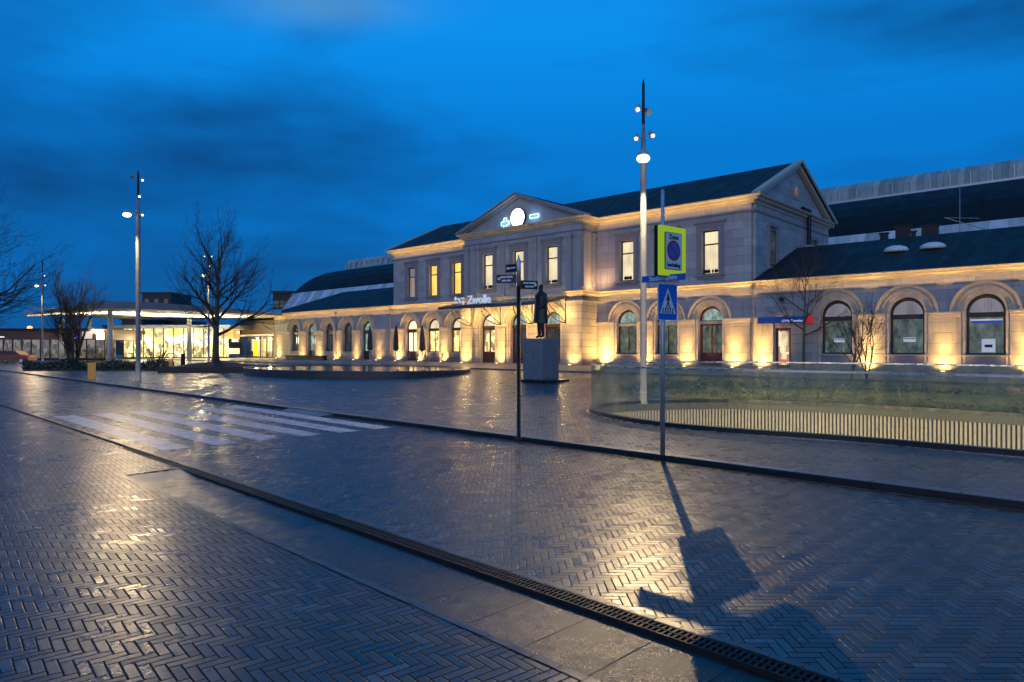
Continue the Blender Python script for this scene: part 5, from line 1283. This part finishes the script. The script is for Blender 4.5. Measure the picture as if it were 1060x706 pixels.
light('roof_lamp_light', 'POINT', (lx(28.5, 84), -.3, zt_+.4), 60, (1, .5, .2), DB, shadow_soft_size=.2)
# blue lit sign
bp = atY(76, 66, .3); BLS = empty('blue_bus_sign', bp, 0, 'small blue lit information sign on a post before the multi-stemmed tree', 'sign')
zc_ = (HOR-348.5)/F*66+CH-.3
MB().cyl((0, 0, 0), (0, 0, zc_-.3), .05, .05, 8).build('post', M_dark, BLS)
MB().box(-.36, .36, -.06, .06, zc_-.33, zc_+.33).build('panel', emit('blue_panel', (.02, .10, .9), 1.2), BLS)
for x in (-.17, .17):
    mb = MB(); mb.cyl((x, -.065, zc_+.12), (x, -.075, zc_+.12), .08, .08, 12); mb.box(x-.06, x+.06, -.075, -.065, zc_-.15, zc_+.04); mb.build('pictogram', E_neonw, BLS)
# red car behind the glass
cp = atY(14, 76, .1); CR = empty('parked_car', cp, R(4), 'dark red hatchback parked by the low building at left edge', 'car')
M_car = simple('red_car_paint', (.16, .018, .012), .35, coat=.5)
mb = MB(); mb.holes([(-2.0, .35), (2.0, .35), (2.05, .7), (1.95, .88), (1.2, .98), (.65, 1.42), (-1.1, 1.45), (-1.75, 1.0), (-2.05, .9), (-2.08, .6)], [], -.85, .85, back=True); mb.build('body', M_car, CR, bevel=.06)
mb = MB(); mb.holes([(1.0, 1.0), (.6, 1.36), (-1.05, 1.38), (-1.55, 1.0)], [], -.865, .865, back=True); mb.build('windows', M_black, CR)
for x in (-1.3, 1.3):
    for y in (-.86, .68):
        w_ = MB(); w_.cyl((x, y, .32), (x, y+.18, .32), .32, .32, 18); w_ = w_.build('wheel', M_black, CR); r_ = MB(); r_.cyl((x, y-.01, .32), (x, y+.19, .32), .19, .19, 14); r_.build('rim', M_galv, w_)
for y in (-.6, .6): MB().box(-2.1, -2.0, y-.15, y+.15, .7, .82).build('tail_light', emit('tail_light', (1, .05, .02), 2), CR)
# distant blocks
def block(name, px0, px1, pt, Y, dep, label, mat, wmat=None):
    o = empty(name, atY((px0+px1)/2, Y, .3), 0, label, 'building'); w2 = (px1-px0)/F*Y/2; H = zat(pt, Y)-.3
    MB().box(-w2, w2, 0, dep, 0, H).build('wall', mat, o); MB().box(-w2-.3, w2+.3, -.3, dep+.3, H, H+.5).build('roof', M_dark, o)
    k = 0; nx = max(3, int(w2*2/2.6)); 
    for z in (H-3.2, H-6.4, H-9.6):
        if z < 2: continue
        for i in range(nx):
            x = -w2+(i+.5)*2*w2/nx; k += 1
            f = MB().box(x-.7, x+.7, -.06, .05, z, z+1.6).build('window', M_frame, o); MB().box(x-.6, x+.6, -.08, -.06, z+.1, z+1.5).build('pane', P_dteal if (k*7) % 5 else P_dim, f)
M_bb = simple('dark_brick', (.05, .042, .045), .7)
block('office_block', 147, 177, 304, 220, 14, 'dark distant office block rising above the glowing canopy', M_bb)
block('apartment_block', 282.5, 303, 303.5, 150, 12, 'dark square block rising just behind the left wing roof', M_bb)
# low houses glimpsed beyond the canopy
block('warehouse', -60, 110, 343.5, 150, 12, 'long low distant block behind the brown building at far left', M_bb)
block('warehouse', 108, 292, 339, 140, 12, 'long low distant block behind the glass hall', M_bb)
block('distant_house', 126, 148, 331, 150, 10, 'low distant house below the canopy, nearer to the plaza mast', M_bb)
block('distant_house', 172, 192, 334, 160, 10, 'low distant house below the canopy, beside its right column', M_bb)
# shrub near bollards
t = empty('bare_shrub', atY(163, 53, .25), 0, 'spiky bare shrub in the dark hedge bed left of the lit bollard', 'shrub'); mb1 = MB(); mb2 = MB(); rnd = random.Random(4)
for j in range(12):
    a = rnd.uniform(0, 6.28); k = rnd.uniform(.2, .9); d = Vector((cos(a)*k, sin(a)*k, 1)).normalized(); grow(mb1, mb2, Vector((0, 0, 0)), d, 1.5, .03, 0, 1, rnd, R(30), .5)
mb1.build('stems', M_bark, t); mb2.build('twigs', M_twig, t)
